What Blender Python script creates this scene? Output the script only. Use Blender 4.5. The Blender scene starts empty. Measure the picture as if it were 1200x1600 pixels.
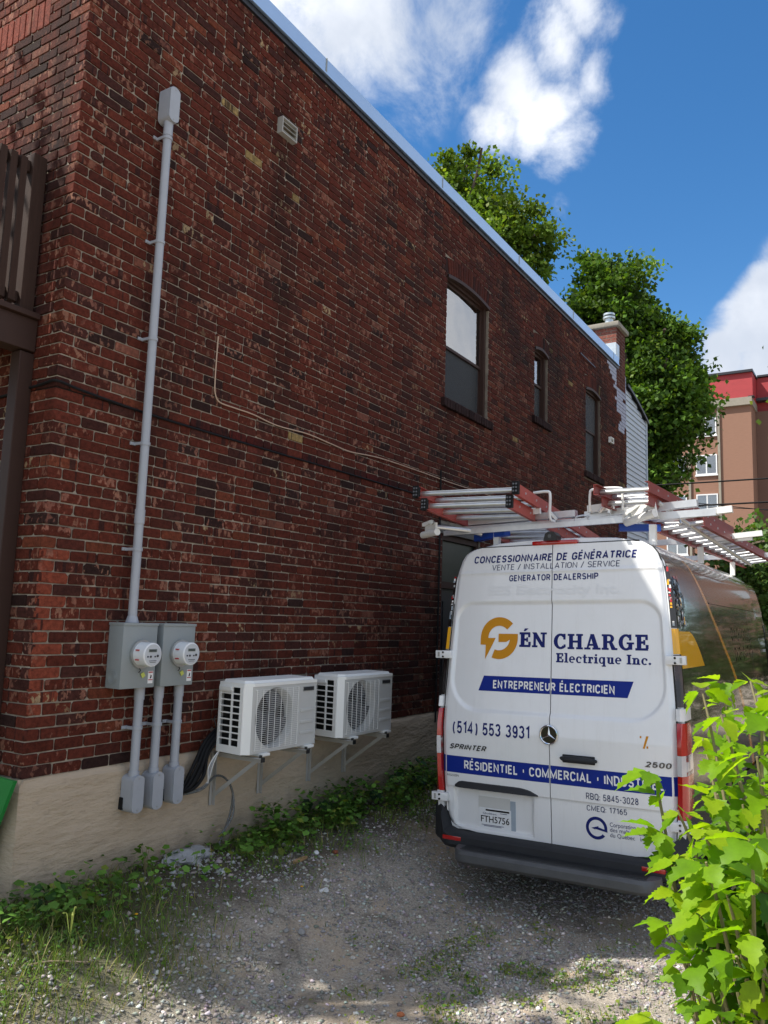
import bpy, bmesh, math, random
import numpy as np
from mathutils import Vector, Matrix, noise
random.seed(7); rng = np.random.default_rng(7)
S = bpy.context.scene
COL = S.collection
R_ = math.radians

# ------------------------------------------------------------------ camera, light, exposure
CAM = Vector((0.0, -4.5, 2.15))
cx = Vector((0.53067188, -0.84696839, 0.03212331))
cy = Vector((0.12998781, 0.04387568, -0.99054434))
cz = Vector((0.83755031, 0.52982967, 0.13337916))
cam_d = bpy.data.cameras.new('camera'); cam = bpy.data.objects.new('camera', cam_d); COL.objects.link(cam)
M = Matrix.Identity(4)
for i in range(3):
    M[i][0] = cx[i]; M[i][1] = -cy[i]; M[i][2] = -cz[i]; M[i][3] = CAM[i]
cam.matrix_world = M
cam_d.sensor_fit = 'VERTICAL'; cam_d.sensor_height = 24.0; cam_d.lens = 24.0 * 1250 / 1600
cam_d.clip_start = 0.05; cam_d.clip_end = 2000
S.camera = cam

SUN = Vector((-0.34, 0.40, 0.70)).normalized()
sun_el = math.asin(SUN.z); sun_az = math.atan2(SUN.x, SUN.y)
sd = bpy.data.lights.new('sun', 'SUN'); so = bpy.data.objects.new('sun', sd); COL.objects.link(so)
sd.energy = 3.5; sd.angle = R_(0.53); sd.color = (1.0, 0.95, 0.86)
so.rotation_euler = SUN.to_track_quat('Z', 'Y').to_euler()

S.view_settings.view_transform = 'Standard'
try: S.view_settings.look = 'None'
except Exception: pass
S.view_settings.exposure = 1.08; S.view_settings.gamma = 1.0
S.render.film_transparent = False
S.cycles.max_bounces = 8; S.cycles.transparent_max_bounces = 12

class NT:
    def __init__(s, nt): s.nt = nt; s.n = nt.nodes; s.l = nt.links
    def new(s, t, **k):
        n = s.n.new(t)
        for a, b in k.items(): setattr(n, a, b)
        return n
    def set(s, sock, v):
        if hasattr(v, 'is_output') or isinstance(v, bpy.types.NodeSocket): s.l.new(v, sock)
        else: sock.default_value = v
    def math(s, op, a, b=None, c=None, clamp=False):
        n = s.new('ShaderNodeMath', operation=op); n.use_clamp = clamp
        s.set(n.inputs[0], a)
        if b is not None: s.set(n.inputs[1], b)
        if c is not None: s.set(n.inputs[2], c)
        return n.outputs[0]
    def mix(s, f, a, b, typ='MIX'):
        n = s.new('ShaderNodeMix', data_type='RGBA', blend_type=typ); n.clamp_factor = True
        s.set(n.inputs[0], f); s.set(n.inputs[6], a); s.set(n.inputs[7], b); return n.outputs[2]
    def noise(s, scale, vec=None, detail=4, rough=.55, dist=0.0):
        n = s.new('ShaderNodeTexNoise'); n.inputs['Scale'].default_value = scale
        n.inputs['Detail'].default_value = detail; n.inputs['Roughness'].default_value = rough
        n.inputs['Distortion'].default_value = dist
        if vec is not None: s.l.new(vec, n.inputs['Vector'])
        return n.outputs['Fac']
    def ramp(s, f, lo, hi):
        n = s.new('ShaderNodeMapRange'); n.interpolation_type = 'SMOOTHSTEP'; n.clamp = True
        s.set(n.inputs[0], f); s.set(n.inputs[1], lo); s.set(n.inputs[2], hi); n.inputs[3].default_value = 0; n.inputs[4].default_value = 1
        return n.outputs[0]

# ---- sky
wd = bpy.data.worlds.new('World'); S.world = wd; wd.use_nodes = True
w = NT(wd.node_tree); w.n.clear()
wo = w.new('ShaderNodeOutputWorld'); bg = w.new('ShaderNodeBackground'); w.l.new(bg.outputs[0], wo.inputs[0])
sk = w.new('ShaderNodeTexSky', sky_type='NISHITA'); sk.sun_disc = False
sk.sun_elevation = sun_el; sk.sun_rotation = sun_az; sk.air_density = 1.0; sk.dust_density = 0.4; sk.ozone_density = 2.5
tc = w.new('ShaderNodeTexCoord'); D = tc.outputs['Generated']
def wpx(u, v):
    d = cx * (u - 600) + cy * (v - 800) + cz * 1250; return d.normalized()
nz = w.new('ShaderNodeTexNoise'); nz.inputs['Scale'].default_value = 3.2; nz.inputs['Detail'].default_value = 4
w.l.new(D, nz.inputs['Vector'])
vm = w.new('ShaderNodeVectorMath', operation='SUBTRACT'); w.l.new(nz.outputs['Color'], vm.inputs[0]); vm.inputs[1].default_value = (.5, .5, .5)
vs = w.new('ShaderNodeVectorMath', operation='SCALE'); w.l.new(vm.outputs[0], vs.inputs[0]); vs.inputs['Scale'].default_value = 0.16
va = w.new('ShaderNodeVectorMath', operation='ADD'); w.l.new(D, va.inputs[0]); w.l.new(vs.outputs[0], va.inputs[1])
P = va.outputs[0]
def blob(u, v, r, k=1.0):
    d = wpx(u, v); n = w.new('ShaderNodeVectorMath', operation='DISTANCE'); w.l.new(P, n.inputs[0]); n.inputs[1].default_value = d
    f = w.math('SUBTRACT', 1.0, w.math('DIVIDE', n.outputs['Value'], r / 1250.0), clamp=True)
    return w.math('MULTIPLY', f, k)
mask = None
for (u, v, r, k) in [(520, 20, 230, 1.5), (600, 110, 130, 1.0), (650, 40, 130, 1.0), (430, -120, 330, 1.6), (650, 190, 60, .7),
                     (880, 25, 75, 1.2), (835, 75, 75, 1.2), (770, 140, 75, 1.3), (745, 205, 65, 1.1), (820, 175, 80, 1.3), (870, 215, 70, 1.1), (905, 110, 60, .8), (880, 310, 50, .6),
                     (1185, 520, 75, 2.2), (1140, 530, 48, 1.8), (1225, 480, 75, 2.2), (1260, 570, 150, 2.4), (1150, 565, 62, 2.0), (1400, 520, 200, 2.0)]:
    b = blob(u, v, r, k); mask = b if mask is None else w.math('MAXIMUM', mask, b)
fine = w.noise(7.5, D, 12, .62, .25)
mid = w.noise(1.9, D, 6, .6, .4)
near = w.math('ADD', mask, w.math('MULTIPLY', w.math('SUBTRACT', fine, .5), 3.0))
near = w.math('MULTIPLY', w.ramp(near, .22, 1.25), w.ramp(mask, .02, .35))
# unseen rest of the sky: same cloud, thickened to whiten the ambient light
dpf = w.new('ShaderNodeVectorMath', operation='DOT_PRODUCT'); w.l.new(D, dpf.inputs[0]); dpf.inputs[1].default_value = wpx(880, 420)
away = w.ramp(dpf.outputs['Value'], .86, .70)
gen = w.math('MULTIPLY', w.ramp(w.math('ADD', w.math('MULTIPLY', fine, .35), mid), .53, .78), away)
cl = w.math('MAXIMUM', near, gen)
ccol = w.mix(w.ramp(w.noise(5.0, D, 6), .35, .7), (4.3, 4.4, 4.6, 1), (2.5, 2.75, 3.2, 1))
hs = w.new('ShaderNodeHueSaturation'); hs.inputs['Saturation'].default_value = 1.30; hs.inputs['Value'].default_value = .66
w.l.new(sk.outputs[0], hs.inputs['Color'])
w.l.new(w.mix(cl, hs.outputs[0], ccol), bg.inputs[0]); bg.inputs[1].default_value = 0.13

# ------------------------------------------------------------------ materials
MATS = {}
def mat(name, col=(.5, .5, .5), rough=.5, metal=0.0, spec=.5, var=0.0, vscale=8.0, col2=None, bump=0.0, bscale=60.0,
        coat=0.0, tint=False, trans=0.0, alpha=1.0, emit=None, stretch=None):
    if name in MATS: return MATS[name]
    m = bpy.data.materials.new(name); m.use_nodes = True; t = NT(m.node_tree)
    p = t.n['Principled BSDF']
    c = (*col, 1)
    base = None
    if tint:
        a = t.new('ShaderNodeAttribute', attribute_name='tint'); base = a.outputs['Color']
    geo = t.new('ShaderNodeNewGeometry'); vec = geo.outputs['Position']
    if stretch:
        mp = t.new('ShaderNodeMapping'); mp.inputs['Scale'].default_value = stretch; t.l.new(vec, mp.inputs[0]); vec = mp.outputs[0]
    if var > 0 or col2:
        n = t.noise(vscale, vec, 6, .6)
        if col2: o = t.mix(t.ramp(n, .38, .66), base if base else c, (*col2, 1))
        else: o = t.mix(1.0, base if base else c, t.mix(n, (1 - var,) * 3 + (1,), (1 + var,) * 3 + (1,)), 'MULTIPLY')
        t.l.new(o, p.inputs['Base Color'])
    elif base: t.l.new(base, p.inputs['Base Color'])
    else: p.inputs['Base Color'].default_value = c
    p.inputs['Roughness'].default_value = rough; p.inputs['Metallic'].default_value = metal
    p.inputs['Specular IOR Level'].default_value = spec; p.inputs['Coat Weight'].default_value = coat; p.inputs['Coat Roughness'].default_value = .04
    if bump:
        b = t.new('ShaderNodeBump'); b.inputs['Strength'].default_value = 1.0; b.inputs['Distance'].default_value = bump
        t.l.new(t.noise(bscale, vec, 6, .6), b.inputs['Height']); t.l.new(b.outputs[0], p.inputs['Normal'])
    if alpha < 1: p.inputs['Alpha'].default_value = alpha
    if trans:
        out = [x for x in t.n if x.type == 'OUTPUT_MATERIAL'][0]
        tr = t.new('ShaderNodeBsdfTranslucent'); mx = t.new('ShaderNodeMixShader'); mx.inputs[0].default_value = trans
        src = p.inputs['Base Color'].links[0].from_socket if p.inputs['Base Color'].links else None
        tcg = t.mix(1.0, src if src else c, (1.25, 1.3, .45, 1), 'MULTIPLY')
        t.l.new(tcg, tr.inputs[0]); t.l.new(p.outputs[0], mx.inputs[1]); t.l.new(tr.outputs[0], mx.inputs[2]); t.l.new(mx.outputs[0], out.inputs[0])
    MATS[name] = m; return m

def brick_material():
    m = bpy.data.materials.new('brick'); m.use_nodes = True; t = NT(m.node_tree); p = t.n['Principled BSDF']
    a = t.new('ShaderNodeAttribute', attribute_name='tint').outputs['Color']
    b = t.new('ShaderNodeAttribute', attribute_name='buv'); sx = t.new('ShaderNodeSeparateXYZ'); t.l.new(b.outputs['Vector'], sx.inputs[0])
    f = t.new('ShaderNodeAttribute', attribute_name='flash'); sf = t.new('ShaderNodeSeparateXYZ'); t.l.new(f.outputs['Vector'], sf.inputs[0])
    geo = t.new('ShaderNodeNewGeometry'); pos = geo.outputs['Position']
    # kiln flash: bands across the brick
    cv = t.new('ShaderNodeCombineXYZ'); t.l.new(t.math('MULTIPLY', sx.outputs[0], 3.3), cv.inputs[0]); t.l.new(t.math('MULTIPLY', sx.outputs[1], .55), cv.inputs[1]); t.l.new(t.math('MULTIPLY', sx.outputs[2], 91.7), cv.inputs[2])
    n1 = t.noise(1.5, cv.outputs[0], 3, .5, .35)
    rag = t.noise(55, pos, 3)
    band = t.math('MULTIPLY', t.ramp(t.math('ADD', n1, t.math('MULTIPLY', t.math('SUBTRACT', rag, .5), .22)), .555, .60), sf.outputs[0])
    fl = t.mix(sf.outputs[1], (.25, .105, .078, 1), (.36, .27, .16, 1))
    c = t.mix(band, a, fl)
    cv2 = t.new('ShaderNodeCombineXYZ'); t.l.new(t.math('MULTIPLY', sx.outputs[0], 2.6), cv2.inputs[0]); t.l.new(t.math('MULTIPLY', sx.outputs[2], 37.1), cv2.inputs[2])
    dk = t.math('MULTIPLY', t.ramp(t.noise(1.4, cv2.outputs[0], 2), .56, .62), sf.outputs[2])
    c = t.mix(dk, c, (.028, .014, .014, 1))
    c = t.mix(1.0, c, t.mix(t.ramp(t.noise(30, pos, 8, .75), .25, .75), (.50, .52, .52, 1), (1.55, 1.48, 1.42, 1)), 'MULTIPLY')
    # soot and weathering patches, darker overall towards the far end
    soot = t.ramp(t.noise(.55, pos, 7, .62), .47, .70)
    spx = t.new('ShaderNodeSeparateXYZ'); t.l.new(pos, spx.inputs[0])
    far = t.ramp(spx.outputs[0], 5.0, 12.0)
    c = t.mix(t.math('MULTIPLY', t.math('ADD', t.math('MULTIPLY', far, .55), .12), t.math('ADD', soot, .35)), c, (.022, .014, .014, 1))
    mps = t.new('ShaderNodeMapping'); mps.inputs['Scale'].default_value = (1.6, 1.6, .28); t.l.new(pos, mps.inputs[0])
    c = t.mix(t.math('MULTIPLY', t.ramp(t.noise(1.0, mps.outputs[0], 7, .6), .50, .70), .65), c, (.016, .011, .010, 1))
    # pale mineral bloom specks
    c = t.mix(t.math('MULTIPLY', t.ramp(t.noise(23, pos, 8, .75), .66, .76), .35), c, (.30, .22, .19, 1))
    t.l.new(c, p.inputs['Base Color']); p.inputs['Roughness'].default_value = .85; p.inputs['Specular IOR Level'].default_value = .08
    bm_ = t.new('ShaderNodeBump'); bm_.inputs['Distance'].default_value = .004; t.l.new(t.noise(70, pos, 8, .7), bm_.inputs['Height']); t.l.new(bm_.outputs[0], p.inputs['Normal'])
    return m
MATS['brick'] = brick_material()
def mortar_material():
    m = bpy.data.materials.new('mortar'); m.use_nodes = True; t = NT(m.node_tree); p = t.n['Principled BSDF']
    geo = t.new('ShaderNodeNewGeometry'); pos = geo.outputs['Position']; spx = t.new('ShaderNodeSeparateXYZ'); t.l.new(pos, spx.inputs[0])
    c = t.mix(t.ramp(t.noise(4, pos, 9, .75), .3, .7), (.44, .385, .31, 1), (.20, .17, .135, 1))
    c = t.mix(t.math('MULTIPLY', t.ramp(t.noise(1.1, pos, 5, .6), .52, .72), .7), c, (.15, .13, .115, 1))
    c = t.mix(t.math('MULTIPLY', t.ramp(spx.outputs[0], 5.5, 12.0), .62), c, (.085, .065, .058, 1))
    # dark weathered joint where the old belt line runs; its recess is colour only
    dz = t.math('ABSOLUTE', t.math('SUBTRACT', spx.outputs[2], 3.585))
    c = t.mix(t.math('MULTIPLY', t.ramp(t.math('ADD', dz, t.math('MULTIPLY', t.noise(3, pos, 4), .05)), .075, .045), .95), c, (.008, .007, .007, 1))
    t.l.new(c, p.inputs['Base Color']); p.inputs['Roughness'].default_value = .95; p.inputs['Specular IOR Level'].default_value = .04
    b = t.new('ShaderNodeBump'); b.inputs['Distance'].default_value = .004; t.l.new(t.noise(120, pos, 6, .7), b.inputs['Height']); t.l.new(b.outputs[0], p.inputs['Normal'])
    return m
MATS['mortar'] = mortar_material()

def stucco_material():
    m = bpy.data.materials.new('foundation_stucco'); m.use_nodes = True; t = NT(m.node_tree); p = t.n['Principled BSDF']
    pos = t.new('ShaderNodeNewGeometry').outputs['Position']
    mp = t.new('ShaderNodeMapping'); mp.inputs['Scale'].default_value = (1, 1, 3.2); t.l.new(pos, mp.inputs[0])
    c = t.mix(t.noise(1.6, mp.outputs[0], 7, .6), (.56, .455, .34, 1), (.42, .335, .25, 1))
    c = t.mix(t.math('MULTIPLY', t.ramp(t.noise(9, pos, 8, .7), .55, .75), .4), c, (.24, .20, .16, 1))
    sp = t.new('ShaderNodeSeparateXYZ'); t.l.new(pos, sp.inputs[0])
    # rain splash dirt with a ragged top
    low = t.ramp(t.math('ADD', sp.outputs[2], t.math('MULTIPLY', t.noise(3.5, pos, 5), .5)), .88, .60)
    c = t.mix(t.math('MULTIPLY', low, .55), c, (.17, .15, .12, 1))
    t.l.new(c, p.inputs['Base Color']); p.inputs['Roughness'].default_value = .9; p.inputs['Specular IOR Level'].default_value = .08
    b = t.new('ShaderNodeBump'); b.inputs['Distance'].default_value = .02
    h = t.math('ADD', t.math('MULTIPLY', t.noise(7, mp.outputs[0], 7, .6), 1.0), t.math('MULTIPLY', t.noise(45, pos, 4), .12))
    t.l.new(h, b.inputs['Height']); t.l.new(b.outputs[0], p.inputs['Normal']); return m
MATS['stucco'] = stucco_material()

def glass_material(name, refl, dark=(0.01, .012, .014)):
    m = bpy.data.materials.new(name); m.use_nodes = True; t = NT(m.node_tree); t.n.clear()
    out = t.new('ShaderNodeOutputMaterial'); mx = t.new('ShaderNodeMixShader'); tr = t.new('ShaderNodeBsdfTransparent'); gl = t.new('ShaderNodeBsdfGlossy')
    gl.inputs['Roughness'].default_value = .012; tr.inputs[0].default_value = (.75, .8, .8, 1)
    fr = t.new('ShaderNodeFresnel'); fr.inputs[0].default_value = 1.7
    b = t.new('ShaderNodeBump'); b.inputs['Distance'].default_value = .006; t.l.new(t.noise(1.2, t.new('ShaderNodeNewGeometry').outputs['Position'], 2), b.inputs['Height']); t.l.new(b.outputs[0], gl.inputs['Normal'])
    t.l.new(t.math('ADD', t.math('MULTIPLY', fr.outputs[0], 1.0), refl, clamp=True), mx.inputs[0])
    t.l.new(tr.outputs[0], mx.inputs[1]); t.l.new(gl.outputs[0], mx.inputs[2]); t.l.new(mx.outputs[0], out.inputs[0]); MATS[name] = m; return m
glass_material('window_glass', .34); glass_material('far_glass', .25)

def ground_material():
    m = bpy.data.materials.new('ground'); m.use_nodes = True; t = NT(m.node_tree); p = t.n['Principled BSDF']
    pos = t.new('ShaderNodeNewGeometry').outputs['Position']
    c = t.mix(t.ramp(t.noise(60, pos, 8, .8), .3, .7), (.20, .172, .14, 1), (.60, .53, .44, 1))
    c = t.mix(t.math('MULTIPLY', t.ramp(t.noise(1.3, pos, 6, .6, .5), .50, .64), .75), c, (.50, .39, .28, 1))   # tan dirt
    c = t.mix(t.math('MULTIPLY', t.ramp(t.noise(1.9, pos, 7, .65, .8), .54, .66), .5), c, (.07, .06, .048, 1))
    sp = t.new('ShaderNodeSeparateXYZ'); t.l.new(pos, sp.inputs[0])
    soil = t.ramp(t.math('ADD', sp.outputs[1], t.math('MULTIPLY', t.noise(2.4, pos, 5), .7)), -.75, -.2)
    c = t.mix(t.math('MULTIPLY', soil, .8), c, (.055, .045, .032, 1))
    gl = t.math('MULTIPLY', t.ramp(sp.outputs[0], 4.1, 3.3), t.ramp(t.math('ADD', sp.outputs[1], t.math('MULTIPLY', t.noise(3.4, pos, 5), .6)), -1.2, -.6))
    c = t.mix(t.math('MULTIPLY', gl, .6), c, (.10, .11, .035, 1))
    t.l.new(c, p.inputs['Base Color']); p.inputs['Roughness'].default_value = .95; p.inputs['Specular IOR Level'].default_value = .05
    b = t.new('ShaderNodeBump'); b.inputs['Distance'].default_value = .014; t.l.new(t.noise(75, pos, 8, .75), b.inputs['Height']); t.l.new(b.outputs[0], p.inputs['Normal']); return m
MATS['ground'] = ground_material()

mat('stone', tint=True, var=.3, vscale=40, rough=.9, spec=.25)
mat('leaf_tree', tint=True, rough=.5, spec=.2, trans=.34)
mat('leaf_bush', tint=True, rough=.5, spec=.3, trans=.58, var=.42, vscale=24)
mat('leaf_low', tint=True, rough=.55, spec=.3, trans=.3)
mat('bark', (.10, .075, .055), rough=.95, var=.4, vscale=14, bump=.02, bscale=18)
mat('stem_green', (.20, .17, .08), rough=.6, var=.3)
mat('grey_pvc', (.36, .38, .42), rough=.38, spec=.45, var=.10, vscale=10)
mat('grey_paint_metal', (.27, .30, .305), rough=.42, spec=.5, var=.08, vscale=6, bump=.0008, bscale=220)
mat('galvanised', (.42, .43, .42), rough=.45, metal=.7, var=.2, vscale=20)
mat('ac_white', (.84, .84, .81), rough=.42, spec=.4, var=.04, vscale=5)
mat('bracket_paint', (.40, .385, .36), rough=.5, var=.1)
mat('ac_panel', (.56, .56, .54), rough=.45, spec=.4, var=.04, vscale=5)  # darker ac_white: the front's shade put into colour; also dealer_frame's grey
mat('black_plastic', (.014, .014, .015), rough=.45, var=.2)
mat('dark_inside', (.012, .012, .012), rough=.8)
mat('fin_dark', (.03, .032, .03), rough=.5, metal=.5)
mat('black_rubber', (.010, .010, .011), rough=.7, spec=.2, var=.3)
mat('brown_cladding', (.046, .025, .020), rough=.55, spec=.2, var=.12, vscale=4)
mat('brown_wood', (.046, .026, .020), spec=.15, rough=.7, var=.30, vscale=7, stretch=(9, 9, 1), bump=.002, bscale=16)
mat('flashing', (.42, .58, .80), rough=.33, metal=.55, var=.10, vscale=1.2)  # blue of the mirrored sky put into the base colour
mat('dark_trim_and_shade', (.02, .022, .028), rough=.4)  # dark trim and roofs; also the painted shadow strip under the flashing
mat('concrete', (.27, .245, .20), rough=.9, var=.25, vscale=5, bump=.004, bscale=50)
mat('tin', (.55, .60, .62), rough=.35, metal=.8, var=.25, vscale=9)
mat('siding', (.50, .545, .60), rough=.5, var=.05, vscale=3)
mat('white_print', (.80, .80, .80), rough=.4)
mat('curtain', (.20, .21, .23), rough=.9, var=.12, vscale=5, stretch=(12, 1, .3))
mat('curtain_dark', (.055, .058, .062), rough=.9, var=.5, vscale=3, stretch=(9, 1, .4))
mat('insect_screen', (.035, .038, .042), rough=.7, alpha=.72)
mat('van_white', (.80, .81, .82), rough=.22, spec=.5, coat=.6, var=.015, vscale=2)
def van_paint():
    m = MATS['van_white']; t = NT(m.node_tree); p = t.n['Principled BSDF']
    tc_ = t.new('ShaderNodeTexCoord').outputs['Object']; mp = t.new('ShaderNodeMapping'); mp.inputs['Scale'].default_value = (1, 9, 1.1); t.l.new(tc_, mp.inputs[0])
    sp = t.new('ShaderNodeSeparateXYZ'); t.l.new(tc_, sp.inputs[0])
    streak = t.ramp(t.noise(2.2, mp.outputs[0], 7, .65), .50, .80)
    blotch = t.ramp(t.noise(3.0, tc_, 8, .65), .42, .75)
    low = t.ramp(t.math('ADD', sp.outputs[2], t.math('MULTIPLY', blotch, .25)), 1.15, .45)
    f = t.math('ADD', t.math('MULTIPLY', streak, .14), t.math('ADD', t.math('MULTIPLY', blotch, .07), t.math('MULTIPLY', low, .20)), clamp=True)
    src = p.inputs['Base Color'].links[0].from_socket
    t.l.new(t.mix(f, src, (.40, .37, .33, 1)), p.inputs['Base Color']); t.l.new(t.math('ADD', .20, t.math('MULTIPLY', f, .9)), p.inputs['Roughness'])
van_paint()
mat('van_grey', (.022, .018, .015), rough=.12, spec=.5, coat=.5, col2=(.045, .038, .030), vscale=1.1)
mat('van_dark', (.006, .003, .002), rough=.14, spec=.5, coat=.3, col2=(.05, .026, .022), vscale=5, stretch=(3.5, 1, .55))
mat('van_orange', (.62, .24, .01), rough=.25, coat=.6)
mat('van_yellow', (.80, .40, .01), rough=.25, coat=.6)
mat('seal', (.012, .012, .012), rough=.7)
mat('bumper', (.026, .027, .030), rough=.6, spec=.25, var=.25, vscale=9, bump=.0008, bscale=300)
mat('step_grey', (.075, .077, .08), rough=.5, var=.45, vscale=12, stretch=(1, .5, 1), bump=.001, bscale=120)
mat('blue_vinyl', (.004, .022, .23), rough=.5, spec=.2)
mat('navy_letter', (.006, .014, .13), rough=.5, spec=.2)
mat('grey_letter', (.03, .04, .11), rough=.5, spec=.2)
mat('ghost_letter', (.745, .755, .765), rough=.35)
mat('gold_vinyl', (.58, .25, .008), rough=.5, spec=.25)
mat('chrome', (.75, .76, .78), rough=.12, metal=1.0)
mat('badge_black', (.008, .008, .009), rough=.12, coat=.5)
mat('badge_grey', (.10, .10, .105), rough=.25, metal=.6)
mat('lamp_red', (.42, .008, .008), rough=.12, coat=1.0)
mat('lamp_clear', (.55, .55, .57), rough=.1, coat=1.0)
mat('lamp_amber', (.65, .22, .01), rough=.15, coat=1.0)
mat('tyre', (.018, .018, .018), rough=.85, bump=.004, bscale=60)
mat('rim', (.35, .36, .37), rough=.35, metal=.8)
mat('alu', (.66, .67, .68), rough=.35, metal=.75, var=.2, vscale=14)
mat('white_tube', (.78, .78, .76), rough=.35, coat=.2, var=.06)
mat('ladder_red', (.38, .055, .038), rough=.5, var=.25, vscale=9)
mat('ladder_dark_red', (.21, .025, .020), rough=.5, var=.25, vscale=9)
mat('blue_clamp', (.012, .07, .42), rough=.4)
mat('meter_white', (.72, .74, .76), rough=.2, coat=.8)
mat('meter_face', (.52, .54, .56), rough=.15, coat=1.0)
mat('lcd', (.16, .19, .17), rough=.2)
mat('red_print', (.45, .03, .03), rough=.4)
mat('tag_yellow', (.55, .60, .12), rough=.5)
mat('green_board', (.02, .22, .05), rough=.35, spec=.5, var=.15, vscale=4)
mat('hose', (.15, .155, .155), rough=.25, alpha=.7)
mat('wire_beige', (.50, .36, .26), rough=.6)
mat('plaster', (.34, .345, .355), rough=.9, var=.2, vscale=30, bump=.01, bscale=50)
mat('wood_scrap', (.36, .23, .11), rough=.8, var=.3, vscale=20)
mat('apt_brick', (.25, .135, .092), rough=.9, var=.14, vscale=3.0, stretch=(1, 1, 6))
mat('apt_brick_shaded', (.17, .095, .07), rough=.9, var=.14, vscale=3.0, stretch=(1, 1, 6))  # darker copy of apt_brick: the wing's shade put into the colour
mat('apt_red', (.34, .030, .035), rough=.6, var=.18, vscale=1.5, stretch=(1, 1, 3))
mat('apt_frame', (.72, .73, .74), rough=.5)
mat('apt_blind', (.34, .40, .46), rough=.8, var=.3, vscale=2)

# ------------------------------------------------------------------ mesh helpers
class MB:
    def __init__(s): s.v = []; s.f = []
    def add(s, vs, fs):
        k = len(s.v); s.v += [tuple(a) for a in vs]; s.f += [tuple(i + k for i in f) for f in fs]; return s
    def box(s, a, b, ch=0.0):
        x0, x1 = sorted((a[0], b[0])); y0, y1 = sorted((a[1], b[1])); z0, z1 = sorted((a[2], b[2]))
        if ch <= 0:
            s.add([(x0, y0, z0), (x1, y0, z0), (x1, y1, z0), (x0, y1, z0), (x0, y0, z1), (x1, y0, z1), (x1, y1, z1), (x0, y1, z1)],
                  [(0, 3, 2, 1), (4, 5, 6, 7), (0, 1, 5, 4), (1, 2, 6, 5), (2, 3, 7, 6), (3, 0, 4, 7)])
        else:
            bm = bmesh.new(); bmesh.ops.create_cube(bm, size=1)
            for q in bm.verts: q.co = Vector(((x0 + x1) / 2 + q.co.x * (x1 - x0), (y0 + y1) / 2 + q.co.y * (y1 - y0), (z0 + z1) / 2 + q.co.z * (z1 - z0)))
            bmesh.ops.bevel(bm, geom=bm.edges[:], offset=ch, segments=2, affect='EDGES', profile=.6)
            s.bm(bm)
        return s
    def bm(s, bm, mtx=None):
        bm.verts.ensure_lookup_table(); bm.verts.index_update()
        s.add([(mtx @ q.co if mtx else q.co)[:] for q in bm.verts], [[q.index for q in f.verts] for f in bm.faces]); bm.free(); return s
    def obox(s, p, q, wdt, hgt, up=(0, 0, 1)):
        """bar of width x height from p to q"""
        p = Vector(p); q = Vector(q); d = (q - p).normalized(); up = Vector(up); sd_ = d.cross(up).normalized(); u = sd_.cross(d).normalized()
        a = sd_ * wdt / 2; b = u * hgt / 2
        vs = [p - a - b, p + a - b, p + a + b, p - a + b, q - a - b, q + a - b, q + a + b, q - a + b]
        return s.add(vs, [(0, 1, 2, 3), (7, 6, 5, 4), (0, 4, 5, 1), (1, 5, 6, 2), (2, 6, 7, 3), (3, 7, 4, 0)])
    def tube(s, pts, r, n=10, cap=True):
        pts = [Vector(p) for p in pts]; rings = []; L = len(pts); base = len(s.v)
        ref = None
        for i, p in enumerate(pts):
            d = (pts[min(i + 1, L - 1)] - pts[max(i - 1, 0)]).normalized()
            if ref is None or abs(ref.dot(d)) > .98: ref = Vector((0, 0, 1)) if abs(d.z) < .9 else Vector((1, 0, 0))
            a = d.cross(ref).normalized(); b = a.cross(d).normalized(); ref = b
            rr = r[i] if isinstance(r, (list, tuple)) else r
            for k in range(n):
                t = 2 * math.pi * k / n; s.v.append(tuple(p + a * math.cos(t) * rr + b * math.sin(t) * rr))
        for i in range(L - 1):
            for k in range(n):
                s.f.append((base + i * n + k, base + i * n + (k + 1) % n, base + (i + 1) * n + (k + 1) % n, base + (i + 1) * n + k))
        if cap:
            s.f.append(tuple(base + k for k in reversed(range(n)))); s.f.append(tuple(base + (L - 1) * n + k for k in range(n)))
        return s
    def prism(s, poly, axis, a, b):
        """poly: 2-D outline in the plane normal to axis ('x': (y,z), 'y': (x,z), 'z': (x,y))"""
        def P3(p, t):
            return {'x': (t, p[0], p[1]), 'y': (p[0], t, p[1]), 'z': (p[0], p[1], t)}[axis]
        n = len(poly); vs = [P3(p, a) for p in poly] + [P3(p, b) for p in poly]
        fs = [tuple(reversed(range(n))), tuple(range(n, 2 * n))] + [(i, (i + 1) % n, n + (i + 1) % n, n + i) for i in range(n)]
        return s.add(vs, fs)
    def disc(s, c, r, axis, a, b, n=28, ry=None):
        poly = [(c[0] + r * math.cos(2 * math.pi * k / n), c[1] + (ry or r) * math.sin(2 * math.pi * k / n)) for k in range(n)]
        return s.prism(poly, axis, a, b)
    def build(s, name, m, parent=None, smooth=False, loc=None, label=None, kind=None, fix=True):
        me = bpy.data.meshes.new(name); me.from_pydata(s.v, [], s.f)
        if fix:
            bm = bmesh.new(); bm.from_mesh(me); bmesh.ops.recalc_face_normals(bm, faces=bm.faces[:]); bm.to_mesh(me); bm.free()
        me.materials.append(MATS[m] if isinstance(m, str) else m)
        if smooth:
            me.shade_smooth()
            try: me.set_sharp_from_angle(angle=R_(38))
            except Exception: pass
        o = bpy.data.objects.new(name, me); COL.objects.link(o)
        if parent: o.parent = parent
        if loc is not None:
            o.location = loc
        if label: o['label'] = label
        if kind: o['kind'] = kind
        return o

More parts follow.
